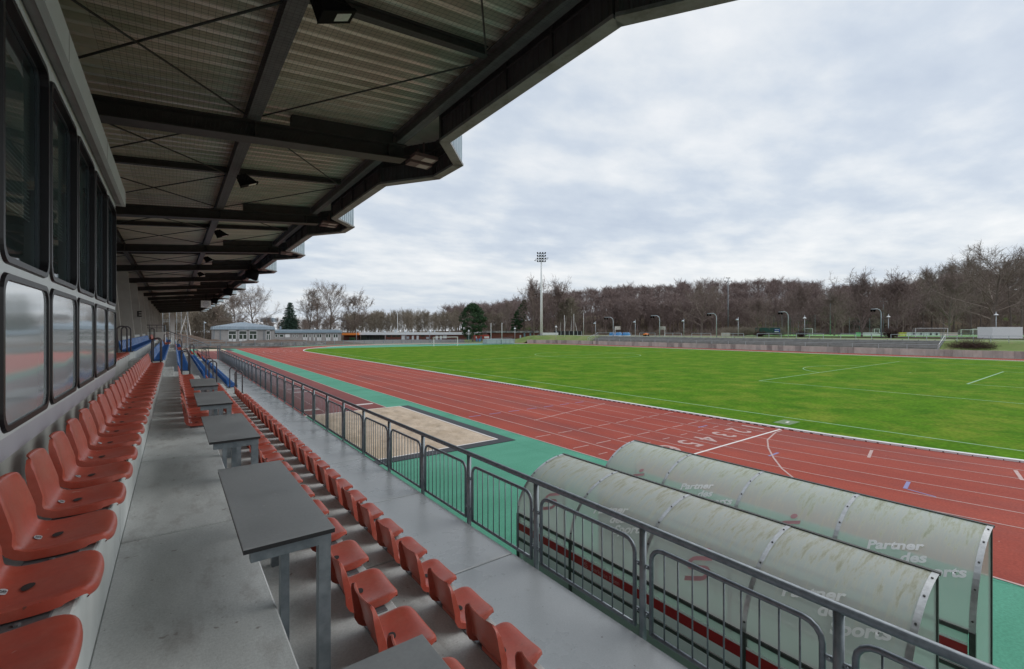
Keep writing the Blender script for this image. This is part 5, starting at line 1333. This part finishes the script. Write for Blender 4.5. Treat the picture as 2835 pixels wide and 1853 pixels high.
# curved floodlight poles
def curved(u, vt, D, lab):
    x, y = at(u, D); z0 = terrain(x, y); H = hz_at(vt, D)-z0
    o = empty('floodlight_pole', (x,y,z0), lab, 'floodlight', 'curved twin floodlight poles')
    e = Vector((-CS, SN, 0)); P = [(0,0,-0.2),(0,0,H-1.3)]+[(tuple(e*(1.1*(1-math.cos(R(a)))*1.0)+Vector((0,0,H-1.3+1.25*math.sin(R(a)))))) for a in (20,40,60,80)]+[tuple(e*2.5+Vector((0,0,H-0.12)))]
    b = MB(); b.tube(P, [0.12,0.10,0.09,0.085,0.08,0.075,0.06], 8); b.obj('curved_post', M_clad, o, True)
    for k in (0.0, 0.75):
        p = e*(1.75+k*0.9); b = MB(); b.tube([tuple(p+Vector((0.05,0.05,H-0.30))), tuple(p+Vector((-0.15,-0.15,H-0.58)))], [0.16,0.29], 12); b.obj('lamp_head', M_lampb, o, True)
for i, (u, vt, D) in enumerate(((1698,878,134),(1826.5,873.5,130),(1984,867.5,124),(2182.6,863,118),(2439.8,855,112))):
    curved(u, vt, D, 'curved grey pole with dark twin floodlights, %s from the left' % ordinal(i+1))
# slender dark masts with floodlight heads
for u, vt, D, lab in ((2016,770,175,'tallest slender dark mast standing against the wood'),(2299,811,168,'slender dark mast with four white lamp heads'),(2446,827,190,'distant slim mast half lost among the trees at right')):
    o, H = pole('sports_mast', u, 0, vt, D, 0.20, M_galv, lab, 'mast', 'slender sports field masts', taper=0.5)
    for dx_ in (-1.3,-0.5,0.5,1.3):
        b = MB(); b.bbox(dx_*CS-0.38,dx_*CS+0.38,-dx_*SN-0.2,-dx_*SN+0.2,H-(0.1 if abs(dx_) < 1 else 1.3),H+(0.12 if abs(dx_) < 1 else -1.08),0.03); b.obj('lamp_head', M_galvl if u > 2100 else M_lampb, o)
    b = MB(); b.beam((-1.3*CS,1.3*SN,H-1.2),(1.3*CS,-1.3*SN,H-1.2),0.08,0.08); b.obj('cross_arm', M_galv, o)
# the big floodlight mast
D = 158.0; x, y = at(1499, D); z0 = 2.0; H = hz_at(699, D)
fm = empty('floodlight_mast', (x,y,0), 'tall white floodlight mast on a concrete block behind the far turn', 'floodlight mast')
b = MB(); b.tube([(0,0,2.6),(0,0,16),(0,0,H-2)], [0.50,0.38,0.22], 14); b.obj('mast', M_white, fm, True)
b = MB(); b.bbox(-1.1,1.1,-1.1,1.1,0.6,2.7,0.06); b.obj('base_block', M_gconc, fm)
b = MB(); e = Vector((CS,-SN,0))
def mp_(a, z, f=0.0): return tuple(e*a+Vector((-SN*f,-CS*f,z)))
for a, zz_, w in ((0,H-0.5,1.45),(0,H-1.45,1.45),(0,H-2.4,2.2),(0,H-3.3,1.5)): b.beam(mp_(-w,zz_), mp_(w,zz_), 0.12, 0.18)
for a in (-0.75,0,0.75): b.beam(mp_(a,H-3.4), mp_(a,H-0.5), 0.09, 0.09)
b.obj('lamp_frame', M_galv, fm)
for r_i, zz_ in enumerate((H-0.15, H-1.1, H-2.05, H-2.95)):
    for a in (-1.33,-0.44,0.44,1.33):
        b = MB(); b.tube([mp_(a,zz_,0.0), mp_(a,zz_-0.12,0.4)], [0.15,0.28], 12); b.obj('lamp_head', M_lampb, fm, True)
for a, zz_ in ((2.1,H-2.0),(-2.1,H-2.9)): b = MB(); b.beam(mp_(a-0.35,zz_),mp_(a+0.35,zz_),0.25,0.16); b.obj('lamp_head', M_lampb, fm)
# white garden wall and dark shelter right of the mast
def uvbox(name, u0, u1, Da, Db, v0, v1, dep, m, lab, cat, grp=None, parts=None):
    o = empty(name, (0,0,0), lab, cat, grp); Dm = (Da+Db)/2
    strip_thing(o, 'body', u0, u1, Da, Db, hz_at(v1, Dm), hz_at(v0, Dm), dep, m); return o
uvbox('low_white_wall', 1479, 1560, 164, 160, 929.5, 935.5, 0.4, M_white, 'low white wall beyond the grass bank by the mast', 'wall')
uvbox('white_board_fence', 1503, 1546, 168, 168, 921.5, 928.0, 0.2, M_white, 'white board fence right of the floodlight mast', 'fence')
sh = uvbox('dark_shelter', 1535, 1611, 170, 170, 917.2, 928.5, 3.0, M_dark, 'low dark timber shelter beneath the birch trees', 'shelter')
for i in range(7): u = 1541+11.5*i; strip_thing(sh, 'post', u, u+1.2, 169.7, 169.7, hz_at(930,170), hz_at(917,170), 0.15, M_galvl, -0.2)
uvbox('white_container', 2748, 2832, 99, 99.5, 905.8, 938.5, 3.0, M_white, 'large white container at the right edge', 'container')
uvbox('concrete_box', 2004, 2022, 128, 128, 921.8, 932.3, 1.6, M_wpan[0], 'pale concrete box at the foot of the tallest slender mast', 'box')
gc = uvbox('green_shelter', 2104, 2160, 150, 150, 907.5, 921.5, 3.0, M_green, 'dark green equipment container with curved end beside a blue sign', 'container')
sg = empty('blue_sign', (0,0,0), 'small blue and white sign board on the green container', 'sign')
strip_thing(sg, 'board', 2144.5, 2160, 148, 148, hz_at(920,148), hz_at(911,148), 0.1, M_bluesg); strip_thing(sg, 'white_band', 2145, 2156, 147.8, 147.8, hz_at(919.6,148), hz_at(917.6,148), 0.05, M_white)
strip_thing(sg, 'lettering_band', 2146, 2157, 147.8, 147.8, hz_at(914,148), hz_at(912.6,148), 0.05, M_tag)
# tarpaulin-covered stacks and an orange barrow
rs = np.random.RandomState(8)
for i, (ua, ub) in enumerate(((1687,1702),(1704,1722),(1723,1745))):
    b = MB(); x, y = at((ua+ub)/2, 140); z = terrain(x, y); w = (ub-ua)*140/F0
    pts_ = []
    nn, kk = 12, 5
    for q in range(kk+1):
        for p in range(nn): a = 2*PI*p/nn; r = (1-0.25*(q/kk)**2)*(1+0.12*rs.rand()); b.v.append((x+w/2*r*math.cos(a)*CS-0.8*r*math.sin(a)*-SN, y-w/2*r*math.cos(a)*SN+0.8*r*math.sin(a)*CS, z+1.15*q/kk*(1+0.12*(rs.rand()-.5))))
    for q in range(kk):
        for p in range(nn): b.f.append((q*nn+p, q*nn+(p+1)%nn, (q+1)*nn+(p+1)%nn, (q+1)*nn+p)); b.mi.append(1 if q < 1 else 0)
    b.f.append(tuple(kk*nn+p for p in range(nn))); b.mi.append(0)
    tag(b.obj('covered_stack', [M_tarp, M_white]), '%s blue tarpaulin stack between the first two curved poles' % ('left','middle','right')[i], 'tarpaulin stack', 'blue tarpaulin stacks')
x, y = at(1789, 142); z = terrain(x, y)
o = empty('orange_roller', (x,y,z), 'small orange machine left of the second curved pole', 'machine')
b = MB(); b.bbox(-1.0,0.9,-0.4,0.4,0.35,0.75,0.05); b.bbox(-0.3,0.5,-0.3,0.3,0.75,0.95,0.03); b.obj('body', M_orange, o)
for s in (-0.7,0.6): b = MB(); b.tube([(s,-0.45,0.28),(s,0.45,0.28)],0.28,12); b.obj('wheel', M_lampb, o, True)
# basketball hoops
for u, du, vt, lab, mm in ((1703,9,903.5,'white basketball backboard left, above the blue tarpaulins',M_white),(1841,-7,903.5,'reddish basketball backboard by the second curved pole',M_redp)):
    D = 139; x, y = at(u, D); z = terrain(x, y); o = empty('basketball_hoop', (x,y,z), lab, 'basketball hoop', 'basketball hoops on the court')
    H = hz_at(vt, D)-z; e = Vector((CS,-SN,0))*(du*D/F0)
    b = MB(); b.tube([(0,0,0),(0,0,H-0.4),tuple(e*0.6+Vector((0,0,H-0.3)))],0.07,6); b.obj('post', M_white, o)
    b = MB(); p = e*0.8; b.beam(tuple(p+Vector((-0.85*CS,0.85*SN,H-0.55))), tuple(p+Vector((0.85*CS,-0.85*SN,H-0.55))), 0.05, 1.05); b.obj('backboard', M_wpan[0] if mm is M_white else M_wpan[2], o)
# ball-stop fences and field fence
def mesh_fence(u0, u1, Da, Db, vt, lab, sp=1.0, grp=None):
    (xa, ya), (xb, yb) = at(u0, Da), at(u1, Db); L = math.hypot(xb-xa, yb-ya); n = int(L/2.4); o = empty('ball_stop_fence', (xa,ya,terrain(xa,ya)), lab, 'fence', grp)
    H = hz_at(vt, (Da+Db)/2)-terrain(xa, ya); d = Vector((xb-xa, yb-ya, 0))
    for i in range(n+1):
        b = MB(); p = d*(i/n); b.beam((p.x,p.y,-0.2),(p.x,p.y,H),0.09,0.09); b.obj('post', M_green if i % 2 else M_galv, o)
    b = MB(); m = int(L/0.25)
    for i in range(m+1): p = d*(i/m); b.beam((p.x,p.y,0),(p.x,p.y,H),0.012,0.012)
    for z in np.arange(0.2, H+0.01, 0.5): b.beam((0,0,z),(d.x,d.y,z),0.012,0.015)
    q = b.obj('wire_mesh', M_green, o); q['kind'] = 'stuff'; return o
mesh_fence(2120, 2257, 152, 150, 873, 'tall dark ball-stop fence behind the green container and small goal')
mesh_fence(2352, 2437, 176, 172, 880, 'tall dark ball-stop fence behind the stout tree at right')
o = rail_seg(2120, 2835, 128, 101, 1.05, 'thin dark fence bordering the near side of the artificial pitch', 'pitch_fence', 16, M_rail, None, 0)
# advertising boards
bt = ['white board with a green left end', 'plain white board left of the twin-lamp pole', 'white board with a dark round emblem', 'yellow board', 'white board with a dark double emblem', 'pale grey board with two round emblems', 'pinkish collage board at the right end']
segs_ = [(2370,2392,(0.20,0.70,0.28)),(2393,2434,(0.80,0.82,0.84)),(2436,2470,(0.78,0.80,0.82)),(2481,2510,(0.80,0.74,0.10)),(2511,2560,(0.80,0.82,0.84)),(2561,2602,(0.72,0.76,0.78)),(2603,2652,(0.62,0.48,0.48))]
for i, (u0, u1, c) in enumerate(segs_):
    m = mat('board_print_%s' % ['green','white','pale','yellow','bright','silver','rose'][i], c, rough=0.5)
    o = empty('advertising_board', (0,0,0), bt[i]+' along the artificial pitch', 'board', 'advertising boards along the artificial pitch')
    D = 133; strip_thing(o, 'board', u0, u1, D, D, hz_at(930,D), hz_at(921,D), 0.08, m)
    if i in (2,4,5):
        for k in range(1 if i == 2 else 2):
            u = u0+(u1-u0)*(0.4+0.4*k); b = MB(); x, y = at(u, D-0.15); z = hz_at(925.3, D)
            b.tube([(x,y,z),(x-SN*0.02,y-CS*0.02,z)], 0.33, 14); b.obj('round_emblem', M_ink, o)
    if i == 0: strip_thing(o, 'green_field', 2385, 2392, D-0.2, D-0.2, hz_at(930,D), hz_at(921,D), 0.02, M_white)
# distant town roofs
for i, (u0, u1, vt) in enumerate(((721,757,881),(735,748,879.5))):
    uvbox('distant_building', u0, u1, 900+20*i, 900+20*i, vt, 892, 15, M_zinc, ('wide','narrow upper')[i]+' part of the blue-grey building on the horizon', 'building', 'distant town buildings')
# ---------------------------------------------------------------- bare winter trees
def grow(seed, H, spread=0.38, limbs=12, sub=6, twigs=6, first=0.22, trunk_r=0.16, up=0.55, tw_len=1.3, deep=False, lean=(0,0), fork=False, gnarl=0.10):
    rs = np.random.RandomState(seed); thick = []; thin = []     # (p0, p1, r0, r1)
    def seg_chain(p, d, L, r, n, tropism, out, wob):
        pts = [p]
        for i in range(n):
            d = d+rs.normal(0, wob, 3)+np.array([0,0,tropism]); d = d/np.linalg.norm(d); q = p+d*L/n
            out.append((p, q, r*(1-0.75*i/n), r*(1-0.75*(i+1)/n))); p = q; pts.append(p)
        return pts, d
    tp, td = seg_chain(np.zeros(3), np.array([lean[0],lean[1],1.0]), H*0.80, trunk_r, 9, 0.06, thick, gnarl*0.7)
    tp = np.array(tp)
    def on(pts, t):
        pts = np.asarray(pts); f = t*(len(pts)-1); i = min(int(f), len(pts)-2); return pts[i]+(pts[i+1]-pts[i])*(f-i)
    for i in range(limbs):
        t = first+(1-first)*(i+rs.rand()*0.8)/limbs; p = on(tp, min(t, 0.999)); az = i*2.399+rs.rand()*0.8; el = up+0.75*(t-first)+rs.normal(0, 0.10)
        d = np.array([math.cos(az)*math.cos(el), math.sin(az)*math.cos(el), math.sin(el)]); prof = math.sin(PI*min(1, (t-first)/(1-first)*0.80+0.22))
        L = H*spread*(0.45+0.75*prof)*(0.8+0.4*rs.rand()); r = trunk_r*(1-t*0.7)*0.48
        lp, _ = seg_chain(p, d, L, r, 5, 0.055, thick, gnarl)
        for j in range(sub):
            tt = 0.25+0.75*(j+rs.rand())/sub; p2 = on(lp, min(tt, 0.999)); base = np.array(lp[-1])-np.array(lp[0]); base /= np.linalg.norm(base)
            d2 = base*0.75+rs.normal(0, 0.50, 3); d2[2] += 0.22; d2 /= np.linalg.norm(d2)
            bp, _ = seg_chain(p2, d2, L*(0.55-0.22*tt)*(0.7+0.6*rs.rand()), r*0.40*(1-tt*0.5), 3, 0.05, thin, gnarl*1.3)
            for k in range(twigs):
                t3 = 0.15+0.85*(k+rs.rand())/twigs; p3 = on(bp, min(t3, 0.999)); d3 = d2*0.7+rs.normal(0, 0.55, 3); d3[2] += 0.18; d3 /= np.linalg.norm(d3)
                l3 = tw_len*(0.5+0.8*rs.rand()); q3 = p3+d3*l3
                thin.append((p3, q3, 0.020, 0.008))
                if deep:
                    for m in range(5):
                        p4 = p3+(q3-p3)*(0.25+0.7*rs.rand()); d4 = d3*0.7+rs.normal(0, 0.5, 3); d4 /= np.linalg.norm(d4); thin.append((p4, p4+d4*l3*(0.3+0.4*rs.rand()), 0.010, 0.004))
    return thick, thin
def tubes(segs, n, wmul=1.0):
    if not segs: return np.zeros((0,3)), np.zeros((0,4), int)
    A = np.array([s[0] for s in segs]); B = np.array([s[1] for s in segs]); ra = np.array([s[2] for s in segs])*wmul; rb = np.array([s[3] for s in segs])*wmul
    d = B-A; d /= np.maximum(np.linalg.norm(d, axis=1, keepdims=True), 1e-6); ref = np.where(np.abs(d[:,2:3]) < 0.9, np.array([[0,0,1.0]]), np.array([[1.0,0,0]]))
    x = np.cross(d, ref); x /= np.linalg.norm(x, axis=1, keepdims=True); y = np.cross(d, x); V = np.empty((len(segs), 2*n, 3))
    for k in range(n):
        a = 2*PI*k/n; o = x*math.cos(a)+y*math.sin(a); V[:,k] = A+o*ra[:,None]; V[:,n+k] = B+o*rb[:,None]
    F = np.array([[k, (k+1) % n, n+(k+1) % n, n+k] for k in range(n)]); base = (np.arange(len(segs))*2*n)[:,None,None]
    return V.reshape(-1, 3), (F[None]+base).reshape(-1, 4)
def ribbons(segs, wmul=1.0, seed=0):
    A = np.array([s[0] for s in segs]); B = np.array([s[1] for s in segs]); ra = np.array([s[2] for s in segs])*wmul; rb = np.array([s[3] for s in segs])*wmul
    d = B-A; d /= np.maximum(np.linalg.norm(d, axis=1, keepdims=True), 1e-6); x = np.cross(d, np.random.RandomState(seed).normal(0,1,d.shape)); x /= np.linalg.norm(x, axis=1, keepdims=True)
    V = np.stack([A-x*ra[:,None], A+x*ra[:,None], B+x*rb[:,None], B-x*rb[:,None]], 1).reshape(-1,3); return V, np.arange(len(V)).reshape(-1,4)
def quads_mesh(name, V, F, m, smooth=False):
    me = bpy.data.meshes.new(name); me.vertices.add(len(V)); me.vertices.foreach_set('co', V.astype(np.float32).ravel())
    k = F.shape[1]; me.loops.add(len(F)*k); me.loops.foreach_set('vertex_index', F.astype(np.int32).ravel())
    me.polygons.add(len(F)); me.polygons.foreach_set('loop_start', np.arange(0, len(F)*k, k, dtype=np.int32))
    try: me.polygons.foreach_set('loop_total', np.full(len(F), k, dtype=np.int32))
    except Exception: pass
    me.materials.append(m); me.update(calc_edges=True); me.validate(); return me
def tree_meshes(key, thick, thin, mb_bark, mb_twig, wmul=1.0):
    # trunk = first nine pieces of the thick list, crown = everything else
    V, F = tubes(thick[:9], 8); t = quads_mesh('trunk', V, F, mb_bark)
    V1, F1 = tubes(thick[9:], 5); V2, F2 = tubes(thin, 3, wmul); V = np.vstack([V1, V2]); F = np.vstack([F1, F2+len(V1)])
    c = quads_mesh('crown', V, F, mb_twig); return t, c
KINDS_ = {
 'broad':  grow(1, 14, 0.42, 14, 7, 7, 0.20, 0.24, 0.50, 1.4, True),
 'round':  grow(2, 12, 0.46, 16, 7, 7, 0.16, 0.22, 0.60, 1.3, True),
 'fan':    grow(3, 12, 0.55, 18, 7, 7, 0.10, 0.20, 0.85, 1.5, True, gnarl=0.05),
 'tall':   grow(4, 20, 0.26, 16, 6, 7, 0.28, 0.26, 0.75, 1.4, True),
 'big':    grow(5, 21, 0.42, 18, 8, 8, 0.26, 0.42, 0.42, 1.7, True),
 'scrag':  grow(6, 14, 0.30, 12, 6, 6, 0.25, 0.20, 0.55, 1.3, True, lean=(0.10,0.0), gnarl=0.16),
 'birch':  grow(7, 13, 0.22, 12, 5, 6, 0.35, 0.15, 0.80, 1.1, True),
}
TM = {}
for k, (a, b_) in KINDS_.items():
    m1, m2 = (M_birch, M_twigg) if k == 'birch' else (M_bark, M_twigp if k in ('fan','round') else M_twig)
    TM[k] = tree_meshes(k, a, b_, m1, m2, 2.0 if k != 'big' else 1.5)
TMG = {k: (TM[k][0], None) for k in TM}
TH = {'broad':14,'round':12,'fan':12,'tall':20,'big':21,'scrag':14,'birch':13}
random.seed(77)
def tree(kind, u, D, vt, lab, grp=None, trunkm=None, wid=1.0):
    x, y = at(u, D); z0 = terrain(x, y)-0.1; H = hz_at(vt, D)-z0; s = H/TH[kind]/0.98
    o = empty('birch_tree' if kind == 'birch' else 'bare_tree', (x,y,z0), lab, 'tree', grp, rz=random.uniform(0, 6.28)); o.scale = (s*wid, s*wid, s)
    link('trunk', TM[kind][0], o); link('crown', TM[kind][1], o)
# left: big trees behind the stand's end and the clubhouse
tree('big', 702, 190, 803, 'tall bare tree rising just right of the roof end, left of the grey clubhouse ridge', wid=1.0)
tree('broad', 655, 200, 824, 'bare tree with many stems seen right against the roof edge')
tree('tall', 622, 196, 842, 'bare slender tree closest to the roof edge at left')
tree('scrag', 598, 176, 848, 'crooked bare tree just past the roof end')
tree('birch', 496, 150, 790, 'white-stemmed birch seen under the far end of the roof, left one', 'birches beyond the stand')
tree('birch', 530, 158, 800, 'white-stemmed birch seen under the far end of the roof, right one', 'birches beyond the stand')
tree('birch', 520, 172, 810, 'thinner birch behind the two white stems past the roof end', 'birches beyond the stand')
tree('tall', 858, 195, 800, 'tall bare tree behind the clubhouse wing, left of the pair')
tree('big', 915, 200, 794, 'tall spreading bare tree behind the clubhouse wing, right of the pair', wid=0.85)
tree('broad', 985, 205, 824, 'rounded bare tree above the orange awning')
tree('broad', 885, 192, 838, 'lower bare tree filling the gap of the tall pair behind the clubhouse')
# middle and right trees that stand out of the wood
tree('tall', 1405, 196, 835, 'pale leafless tree between the two green pines', wid=0.7)
tree('fan', 1478, 182, 812, 'purplish fan-shaped tree just left of the floodlight mast', 'fan-shaped trees')
tree('fan', 1545, 190, 815, 'purplish fan-shaped tree just right of the floodlight mast', 'fan-shaped trees')
for i, (u, D, vt) in enumerate(((1563,186,822),(1580,184,826),(1598,186,820),(1550,190,835))):
    tree('birch', u, D, vt, '%s white birch above the dark shelter' % ('first','second','third','leftmost thin')[i], 'birches above the dark shelter')
tree('big', 1943, 160, 800, 'broad dark-limbed tree left of the tallest slender mast', wid=1.05)
tree('round', 2100, 150, 835, 'round bare tree above the green container')
tree('fan', 2218, 128, 822, 'fan-shaped bare tree behind the small goal and lamp', 'fan-shaped trees')
tree('round', 2310, 150, 818, 'dark forked tree right of the four-headed mast')
tree('fan', 2386, 122, 800, 'dense fan-shaped tree with ivy foot right of the slender mast', 'fan-shaped trees', wid=1.05)
tree('fan', 2484, 122, 800, 'wide fan-shaped tree behind the barriers, right of the twin-lamp pole', 'fan-shaped trees', wid=1.15)
tree('round', 2628, 142, 775, 'bare tree with radiating limbs above the large goal')
tree('big', 2747, 116, 702, 'largest bare tree at the right, its thick trunk beside the white container', wid=1.15)
tree('scrag', 2440, 150, 850, 'thin crooked tree at the twin-lamp pole')
for i, (u, D, vt) in enumerate(((2555,205,742),(2612,200,732),(2640,205,728),(2690,195,712),(2715,205,722),(2800,190,716),(2828,185,708),(2580,215,750))):
    tree('tall', u, D, vt, '%s of the tall slim trees along the right skyline' % ordinal(i+1), 'tall slim trees on the right skyline', wid=0.85)
# the wood: one mass of trees on the rising ground
def wood(name, n, ulo, uhi, dlo, dhi, kinds, seed, hlo, hhi, lab, m, vis=None, wid=1.0):
    rs = np.random.RandomState(seed); src = {}
    for k, (H, sp, li, su, tw) in kinds.items():
        a, b_ = grow(seed*10+hash_k[k], H, sp, li, su, tw, 0.22, 0.22, 0.80, 1.35, False)
        V1, F1 = tubes(a, 4); V2, F2 = ribbons(b_, 2.1); src[k] = (np.vstack([V1, V2]), np.vstack([F1, F2+len(V1)]), H)
    VV, FF, off = [], [], 0; ks = list(src)
    for i in range(n):
        u = ulo+(uhi-ulo)*rs.rand(); D = dlo+(dhi-dlo)*rs.rand(); x, y = at(u, D); z = terrain(x, y)-0.2
        V, F, H = src[ks[rs.randint(len(ks))]]; s = (hlo+(hhi-hlo)*rs.rand())/H; a = rs.rand()*6.28; c, sn = math.cos(a), math.sin(a)
        W_ = V*np.array([s*wid, s*wid, s]); VV.append(np.stack([W_[:,0]*c-W_[:,1]*sn+x, W_[:,0]*sn+W_[:,1]*c+y, W_[:,2]+z], 1)); FF.append(F+off); off += len(V)
    V, F = np.vstack(VV), np.vstack(FF); o = link(name, quads_mesh(name, V, F, m)); tag(o, lab, 'wood', kind='stuff'); print(name, len(F)); return o
hash_k = {'a': 1, 'b': 2, 'c': 3}
KW = {'a': (15, 0.34, 14, 7, 8), 'b': (15, 0.38, 14, 7, 8), 'c': (15, 0.30, 13, 7, 8)}
wood('beech_wood', 230, 1290, 2560, 205, 255, KW, 31, 14, 16, 'purplish bare beech wood on the far slope', M_twigp, wid=1.15)
wood('beech_wood', 330, 1230, 2950, 245, 345, KW, 32, 15.5, 17, 'higher band of the bare wood along the hilltop', M_twigp, wid=1.3)
wood('mixed_wood', 90, 2300, 3000, 185, 260, KW, 33, 12, 16, 'grey-brown bare wood behind the artificial pitch at right', M_twig)
wood('low_wood', 130, 960, 1400, 205, 270, KW, 34, 10, 13.5, 'low brown bare wood behind the brick pavilion', M_twigg)
wood('low_wood', 110, 430, 980, 205, 300, KW, 35, 7, 11, 'bare trees and scrub behind the grey clubhouse', M_twig)
wood('dense_thicket', 80, 380, 640, 168, 215, KW, 36, 9, 15, 'dense bare thicket beyond the end of the grandstand', M_twigg)
wood('beech_wood', 110, 2900, 4300, 215, 330, KW, 37, 15, 17, 'bare wood that carries on beyond the right edge of the view', M_twigp, wid=1.3)
# undergrowth
def scrub(name, n, ulo, uhi, dlo, dhi, h, seed, m, lab):
    rs = np.random.RandomState(seed); S = []
    for i in range(n):
        x, y = at(ulo+(uhi-ulo)*rs.rand(), dlo+(dhi-dlo)*rs.rand()); z = terrain(x, y)-0.1; p = np.array([x,y,z])
        for k in range(14):
            d = rs.normal(0, 0.45, 3); d[2] = 1; d /= np.linalg.norm(d); q = p+d*h*(0.4+0.7*rs.rand()); S.append((p+rs.normal(0,0.3,3)*[1,1,0], q, 0.05, 0.015))
            for j in range(4): d2 = d+rs.normal(0,0.5,3); d2 /= np.linalg.norm(d2); b_ = p+(q-p)*(0.3+0.6*rs.rand()); S.append((b_, b_+d2*h*0.35, 0.03, 0.01))
    V, F = tubes(S, 3); tag(link(name, quads_mesh(name, V, F, m)), lab, 'undergrowth', kind='stuff')
scrub('undergrowth', 420, 1230, 2950, 188, 240, 3.0, 41, M_twig, 'brown undergrowth at the edge of the wood')
scrub('undergrowth', 260, 380, 1000, 178, 215, 3.2, 42, M_twig, 'brown undergrowth behind the clubhouse')
scrub('undergrowth', 160, 2000, 2170, 150, 185, 3.0, 43, M_twigg, 'tawny scrub left of the green container')
scrub('undergrowth', 120, 990, 1330, 190, 205, 3.0, 44, M_twigg, 'scrub behind the brick pavilion')
# big cut-back bush on the bank, made of many arching stems
rs = np.random.RandomState(9); S = []; (xa, ya), (xb, yb) = at(2632, 76.0), at(2752, 72.0)
for i in range(650):
    t = rs.rand(); cx_, cy_ = xa+(xb-xa)*t, ya+(yb-ya)*t; cx_ += rs.normal(0, 0.5); cy_ += rs.normal(0, 0.4); z = terrain(cx_, cy_)-0.1 if CX+44.3 < cx_ else 1.1
    p = np.array([cx_,cy_,z]); d = rs.normal(0, 1.0, 3); d[2] = abs(d[2])*0.5+0.45; d /= np.linalg.norm(d); env = math.sqrt(max(0.05, 1-(2*t-1)**2))
    for k in range(5): q = p+d*0.36*env*(0.8+0.5*rs.rand()); S.append((p, q, 0.022-0.003*k, 0.019-0.003*k)); p = q; d = d+rs.normal(0,0.20,3)-np.array([0,0,0.16]); d /= np.linalg.norm(d)
V, F = tubes(S, 3); o = tag(link('brushwood_bush', quads_mesh('brushwood_bush', V, F, M_brush)), 'low wide reddish-brown leafless bush on the grass bank at right', 'bush')
rs = np.random.RandomState(10)
for u, D, lab in ((2218,127,'brown ivy clump at the foot of the tree by the small goal'),(2466,112,'reddish-brown bush behind the lamp right of the twin-lamp pole'),(2104,128,'leaning brown stump left of the green container')):
    S = []; x, y = at(u, D); z = terrain(x, y)
    for i in range(110):
        p = np.array([x,y,z])+rs.normal(0,0.25,3)*[1,1,0]; d = rs.normal(0,0.7,3); d[2] = 1; d /= np.linalg.norm(d); q = p+d*(2.6 if u == 2466 else 1.6)*(0.4+0.7*rs.rand()); S.append((p,q,0.05,0.02))
        for j in range(4): d2 = d+rs.normal(0,0.6,3); b_ = p+(q-p)*(0.3+0.6*rs.rand()); S.append((b_, b_+d2*0.6, 0.03, 0.01))
    V, F = tubes(S, 3); tag(link('shrub', quads_mesh('shrub', V, F, M_brush)), lab, 'bush')
# ---------------------------------------------------------------- evergreens
def needles(name, centers, rad, per, size, seed, m, flat=0.5):
    rs = np.random.RandomState(seed); C = np.repeat(np.array(centers), per, 0); Rr = np.repeat(np.array(rad), per); n = len(C)
    off = rs.normal(0, 1, (n,3)); off /= np.linalg.norm(off, axis=1, keepdims=True); off *= (rs.rand(n,1)**0.33); off[:,2] *= flat
    P = C+off*Rr[:,None]; a = rs.normal(0,1,(n,3)); a /= np.linalg.norm(a, axis=1, keepdims=True); b_ = np.cross(a, rs.normal(0,1,(n,3))); b_ /= np.linalg.norm(b_, axis=1, keepdims=True)
    s = size*(0.6+0.8*rs.rand(n,1)); V = np.stack([P-a*s, P+b_*s*0.35, P+a*s, P-b_*s*0.35], 1).reshape(-1,3); F = np.arange(4*n).reshape(-1,4)
    return quads_mesh(name, V, F, m)
def conifer(u, D, vt, w, lab, kind, seed, lean=0.0):
    x, y = at(u, D); z0 = terrain(x, y); H = hz_at(vt, D)-z0; rs = np.random.RandomState(seed)
    o = empty('spruce_tree' if kind == 'spruce' else 'pine_tree', (x,y,z0), lab, 'tree'); C, Rr, S = [], [], []
    e = np.array([CS,-SN,0])
    S.append((np.zeros(3), e*lean*H+np.array([0,0,H*0.97]), 0.28, 0.05))
    if kind == 'spruce':
        nl = 22
        for i in range(nl):
            t = 0.06+0.92*i/nl; r = w*(1-t)**0.85+0.15; nb_ = int(6+10*(1-t))
            for k in range(nb_):
                a = 2*PI*k/nb_+rs.rand(); rr = r*(0.75+0.4*rs.rand()); zt_ = t*H; p0 = np.array([0,0,zt_]); p1 = np.array([math.cos(a)*rr, math.sin(a)*rr, zt_-rr*0.20+0.1]); S.append((p0, p1, 0.05, 0.015))
                for q in np.linspace(0.3, 1.0, 5): C.append(p0+(p1-p0)*q+rs.normal(0,0.06,3)); Rr.append(0.22+0.30*(1-t)*(1.1-q*0.5))
        me = needles('crown', C, Rr, 34, 0.24, seed, M_spruce, 0.7)
    else:
        for i in range(150):
            t = rs.rand()**0.8; prof = math.sin(PI*min(1, 0.16+t*0.84))**0.7; a = rs.rand()*6.28; rr = w*prof*(0.25+0.75*rs.rand()**0.5); zt_ = H*(0.16+0.80*t)
            c = e*lean*zt_+np.array([math.cos(a)*rr, math.sin(a)*rr, zt_]); C.append(c); Rr.append((0.55+0.75*rs.rand())*(w/5)); S.append((np.array([0,0,zt_*0.85])+e*lean*zt_*0.85, c, 0.06, 0.02))
        me = needles('crown', C, Rr, 90, 0.26, seed, M_pine, 0.65)
    V, F = tubes(S, 5); link('trunk', quads_mesh('trunk', V, F, M_bark), o); link('crown', me, o)
conifer(803, 188, 834, 5.0, 'blue-green spruce behind the clubhouse wing', 'spruce', 51)
conifer(1309, 168, 838, 4.9, 'dense green pine standing in front of the wood by the red kiosk', 'pine', 52)
conifer(1420, 190, 828, 2.7, 'narrow leaning green pine left of the floodlight mast', 'pine', 53, 0.30)
